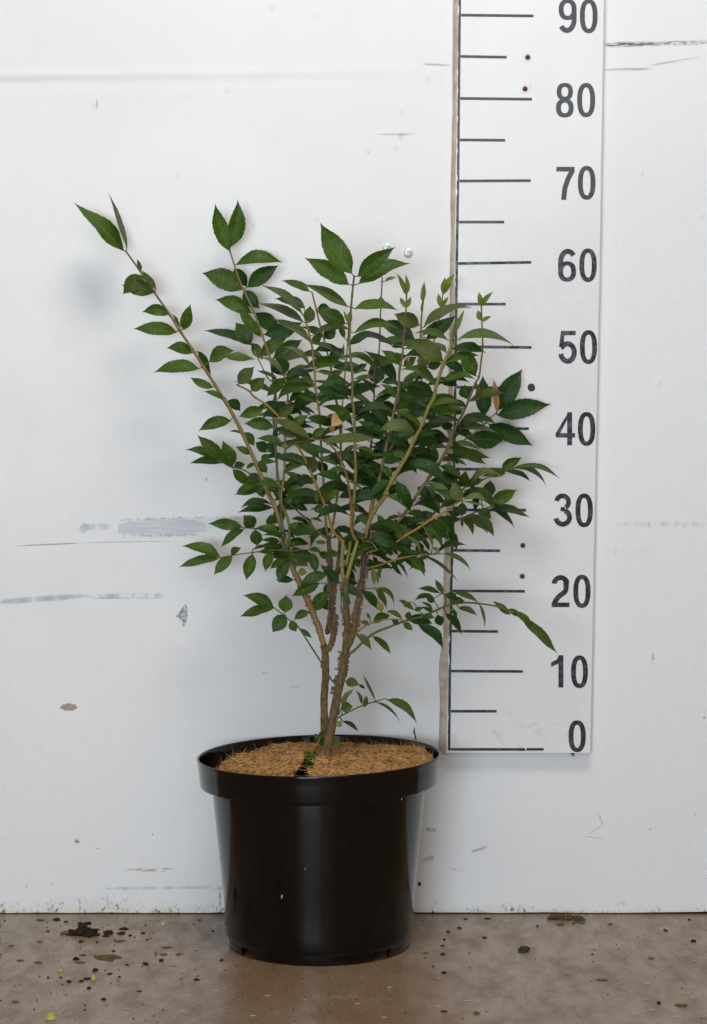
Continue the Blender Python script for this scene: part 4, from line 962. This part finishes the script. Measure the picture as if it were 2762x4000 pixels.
for i in range(85):
    s=lr.choice(crw); left=lr.random()<.42; a=lr.uniform(-.45,.75); a=math.pi-a if left else a; Lp=lr.uniform(85,165)
    bx,by=s[0]+math.cos(a)*8,s[1]+math.sin(a)*8; tx,ty=s[0]+math.cos(a)*Lp,s[1]+math.sin(a)*Lp
    d=-(s[2].y-PC.y)-lr.uniform(-.004,.03); w_=Lp*lr.uniform(.14,.32)
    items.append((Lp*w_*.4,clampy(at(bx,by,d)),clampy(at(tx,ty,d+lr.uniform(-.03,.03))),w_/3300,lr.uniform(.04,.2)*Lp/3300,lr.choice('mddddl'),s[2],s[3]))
items.sort(key=lambda q:-q[0])
rest={}
for i,(ar,base,tip,wa,bow,kind,root,k) in enumerate(items):
    mb=make_leaf(base,tip,wa,bow,kind,root)
    if i<300:
        o=mb.build('leaf',LM[kind],SO[k],origin=base); 
        o.location=base
        if kind=='b': o['label']='dry brown dead leaf'
        elif kind=='w': o['label']='yellowing leaf'
    else:
        g=rest.setdefault(kind,MB()); g.add(mb.v,mb.f,mb.uv)
for kind,g in rest.items():
    o=g.build('small_leaves',LM[kind],shrub); o.location=-shrub.location; tag(o,kind='stuff')
tag(shrub,'leafy green shrub with corky brown stems growing in the black pot','shrub')

# ================================================================== litter on the floor
F7=lambda x,y:(x*.62657,3300+y*.62657); F8=lambda x,y:(1562+x*.75188,3300+y*.75188)
soilc=simple('soil_crumb',(.016,.012,.009),.95,.1,900,(.050,.034,.022),.7,.002)
barkc=simple('bark_flake',(.10,.055,.034),.9,.15,700,(.19,.125,.04),.5,.001)
dr=random.Random(21)
def lump(mb,p,sx,sy,h,n=9):
    """irregular clod: ring of jittered points at two heights and a top"""
    vs_=[];ph=dr.uniform(0,6)
    for j,(rf,zf) in enumerate(((1.0,.0),(1.05,.35),(.62,.85))):
        for k in range(n):
            a=2*math.pi*k/n; r=rf*(1+dr.uniform(-.5,.4))
            vs_.append((p.x+sx*r*math.cos(a),p.y+sy*r*math.sin(a),h*zf*(1+dr.uniform(-.25,.25))+.0001))
    vs_.append((p.x,p.y,h))
    fs=[(j*n+k,j*n+(k+1)%n,(j+1)*n+(k+1)%n,(j+1)*n+k) for j in range(2) for k in range(n)]+[(2*n+k,2*n+(k+1)%n,3*n) for k in range(n)]
    mb.add(vs_,fs)
def clod(name,f,x,y,w_,h_,mat,label,cat,group,flatness=.55):
    px,py=f(x,y); sc=.62657 if f is F7 else .75188
    p=on_z(px,py+h_*sc*.35,0); sx=w_*sc/2/3260; sy=max(sx*.7,h_*sc/2/3260*2.0)
    mb=MB(); lump(mb,Vector((0,0,0)),sx,sy,max(.0012,h_*sc/3260*flatness)); o=mb.build(name,mat,smooth=False); o.location=p; o.rotation_euler.z=dr.uniform(-.3,.3)
    return tag(o,label,cat,group)
# the large clod left of the pot
px,py=F7(520,560); p=on_z(px,py,0); mb=MB()
for dx,dy,s,h in ((0,0,.013,.008),(-.012,.004,.008,.005),(.011,.002,.009,.007),(-.002,.012,.008,.009),(.004,-.006,.008,.004),(.013,-.004,.006,.004),(-.014,-.002,.006,.003)): lump(mb,Vector((dx,dy,0)),s,s*.8,h,10)
o=mb.build('soil_clod',soilc,smooth=False); o.location=p; tag(o,'largest dark clod of soil on the floor left of the pot','soil clod')
mb=MB(); lump(mb,Vector((0,0,0)),.009,.0035,.004); o=mb.build('bark_flake',barkc,smooth=False); o.location=p+Vector((-.019,.003,.0)); tag(o,'brown bark flake leaning on the largest soil clod','bark flake')
g='dark soil crumbs scattered on the floor left of the pot'
for x,y,w_,h_ in ((545,485,55,26),(500,486,40,16),(352,462,38,22),(410,477,28,14),(300,537,18,13),(680,540,62,34),(756,546,48,24),(775,520,58,18),(505,600,28,18),(606,605,16,13),(660,566,44,16),(474,706,34,24),(525,686,30,10),(1005,716,30,20),(906,738,32,20),
    (432,850,34,18),(545,831,36,16),(506,846,24,18),(595,776,30,24),(682,803,32,12),(745,821,18,11),(795,746,20,11),(709,660,22,12),(380,825,18,12),(300,826,16,10),(555,890,22,18),(646,958,30,18),(1382,716,26,14),(1225,838,34,16),(1330,536,18,10),(870,911,26,8),(812,562,22,14),(890,548,26,14)):
    clod('soil_crumb',F7,x,y,w_,h_,soilc,'small dark soil crumb on the floor left of the pot','soil crumb',g)
g='dark soil crumbs scattered on the floor right of the pot'
for x,y,w_,h_ in ((310,430,30,14),(252,449,26,12),(230,490,14,12),(220,523,20,8),(440,480,24,12),(222,565,22,14),(230,662,24,14),(1525,496,30,18),(1380,441,22,16),(1000,567,14,10),(1345,818,18,16),(342,384,22,10),(456,382,32,8),(1505,386,16,12),(716,420,10,14),(1094,411,20,8),(232,864,30,10),(172,630,10,8)):
    clod('soil_crumb',F8,x,y,w_,h_,soilc,'small dark soil crumb on the floor right of the pot','soil crumb',g)
g='reddish brown bark flakes on the floor left of the pot'
for x,y,w_,h_ in ((250,466,56,14),(745,597,66,16),(672,697,150,14),(690,720,40,10),(502,731,54,10),(130,718,44,14),(240,731,44,12),(1042,637,56,12),(1118,680,46,12),(1022,682,44,10),(252,605,32,8),(100,975,36,16),(1245,466,34,12),(70,628,30,12)):
    clod('bark_flake',F7,x,y,w_,h_,barkc,'thin reddish bark flake on the floor left of the pot','bark flake',g,.4)
g='reddish brown bark flakes on the floor right of the pot'
for x,y,w_,h_ in ((1467,831,60,16),(395,870,28,20),(1305,588,32,10),(836,410,38,18),(135,561,30,10)):
    clod('bark_flake',F8,x,y,w_,h_,barkc,'thin reddish bark flake on the floor right of the pot','bark flake',g,.5)
# long piece of bark lying against the wall foot
p=on_z(*F8(875,388),0); mb=MB()
for dx,dy,s,h in ((-.015,.002,.010,.006),(-.004,.0,.011,.0075),(.008,-.001,.011,.0055),(.016,-.002,.006,.004)): lump(mb,Vector((dx,dy,0)),s,.004,h,10)
o=mb.build('bark_piece',simple('bark_piece',(.055,.035,.022),.95,.1,500,(.17,.11,.06),.8,.002),smooth=False); o.location=p+Vector((0,-.001,0)); tag(o,'long piece of brown bark lying against the wall foot','bark')
clod('bark_chip',F8,928,402,62,18,simple('mossy_bark',(.085,.075,.03),.95,.1,600,(.14,.11,.05),.6),'olive chip of bark in front of the long bark piece','bark',None)
clod('bark_chip',F8,645,540,58,36,simple('mossy_chip',(.035,.032,.012),.9,.2,600,(.07,.06,.025),.6),'blocky dark olive chip alone right of the pot','bark',None,.75)
clod('bark_chip',F8,1052,696,56,14,simple('tan_chip',(.20,.14,.075),.9,.2,600,(.12,.08,.045),.6),'flat tan chip on the floor at the right','bark',None,.4)
clod('orange_grain',F7,970,672,22,20,simple('orange_grain',(.42,.16,.03),.6),'small orange grain on the floor left of the pot','grain',None,.8)
# fallen yellow leaf pieces
yl=simple('yellow_leaf',(.42,.40,.05),.5,.4,400,(.40,.47,.10)); yg=simple('lime_leaf',(.42,.58,.10),.5,.4,400,(.55,.62,.25))
def scrap(x,y,w_,h_,mat,label,ang):
    px,py=F7(x,y); p=on_z(px,py+h_*.2,0); k=.62657/3260; a=w_*k/2; hh=h_*k
    mb=MB(); vs_=[(-a,0,.0006),(-a*.4,-a*.45,.0010),(a*.35,-a*.4,.0012),(a,0,.0012),(a*.55,a*.5,hh*.75),(-.1*a,a*.6,hh*1.0),(-a*.7,a*.35,hh*.55),(0,0,.0022)]
    mb.add(vs_,[(i,(i+1)%7,7) for i in range(7)]); o=mb.build('leaf_scrap',mat); o.location=p; o.rotation_euler.z=ang
    s=o.modifiers.new('thick','SOLIDIFY'); s.thickness=.0004
    tag(o,label,'leaf scrap','fallen yellow leaf scraps')
scrap(315,1080,66,42,yl,'largest yellow leaf scrap, lowest on the floor at left',0)
scrap(378,786,40,18,yl,'flat yellow leaf scrap left of the soil crumbs',.2)
scrap(578,836,34,36,yl,'curled yellow leaf scrap touching a dark crumb',-.4)
scrap(1017,495,38,16,yg,'lime green leaf scrap nearest the wall foot',-.2)
# straw bits and fine grit nobody could count
mb=MB()
for i in range(170):
    right=dr.random()<.25
    px=dr.uniform(1600,2762) if right else min(max(dr.gauss(360,260),0),880)
    py=3590+ (dr.random()**1.3)*400; q=on_z(px,py,0)
    s=dr.uniform(.0004,.0013); lump(mb,q,s,s*.8,s*.8,5)
for i in range(130):
    px=dr.uniform(880,1650); py=dr.uniform(3720,3990); q=on_z(px,py,0); s=dr.uniform(.0004,.0010); lump(mb,q,s,s*.8,s*.7,5)
o=mb.build('grit',soilc,smooth=False); tag(o,'fine dark grit strewn over the floor','grit',kind='stuff')
mb=MB()
for i in range(45):
    px=dr.uniform(0,2762); py=dr.uniform(3590,3990); q=on_z(px,py,.0008)
    if (q-PC).xy.length<.125: continue
    a=dr.uniform(-.5,.5); l=dr.uniform(.001,.004); d_=Vector((math.cos(a),math.sin(a),0)); mb.tube([q-d_*l,q+d_*l],[.00035,.0003],5)
o=mb.build('straw_bits',simple('straw',(.55,.47,.34),.7),smooth=False); tag(o,'pale straw bits strewn over the floor','straw',kind='stuff')
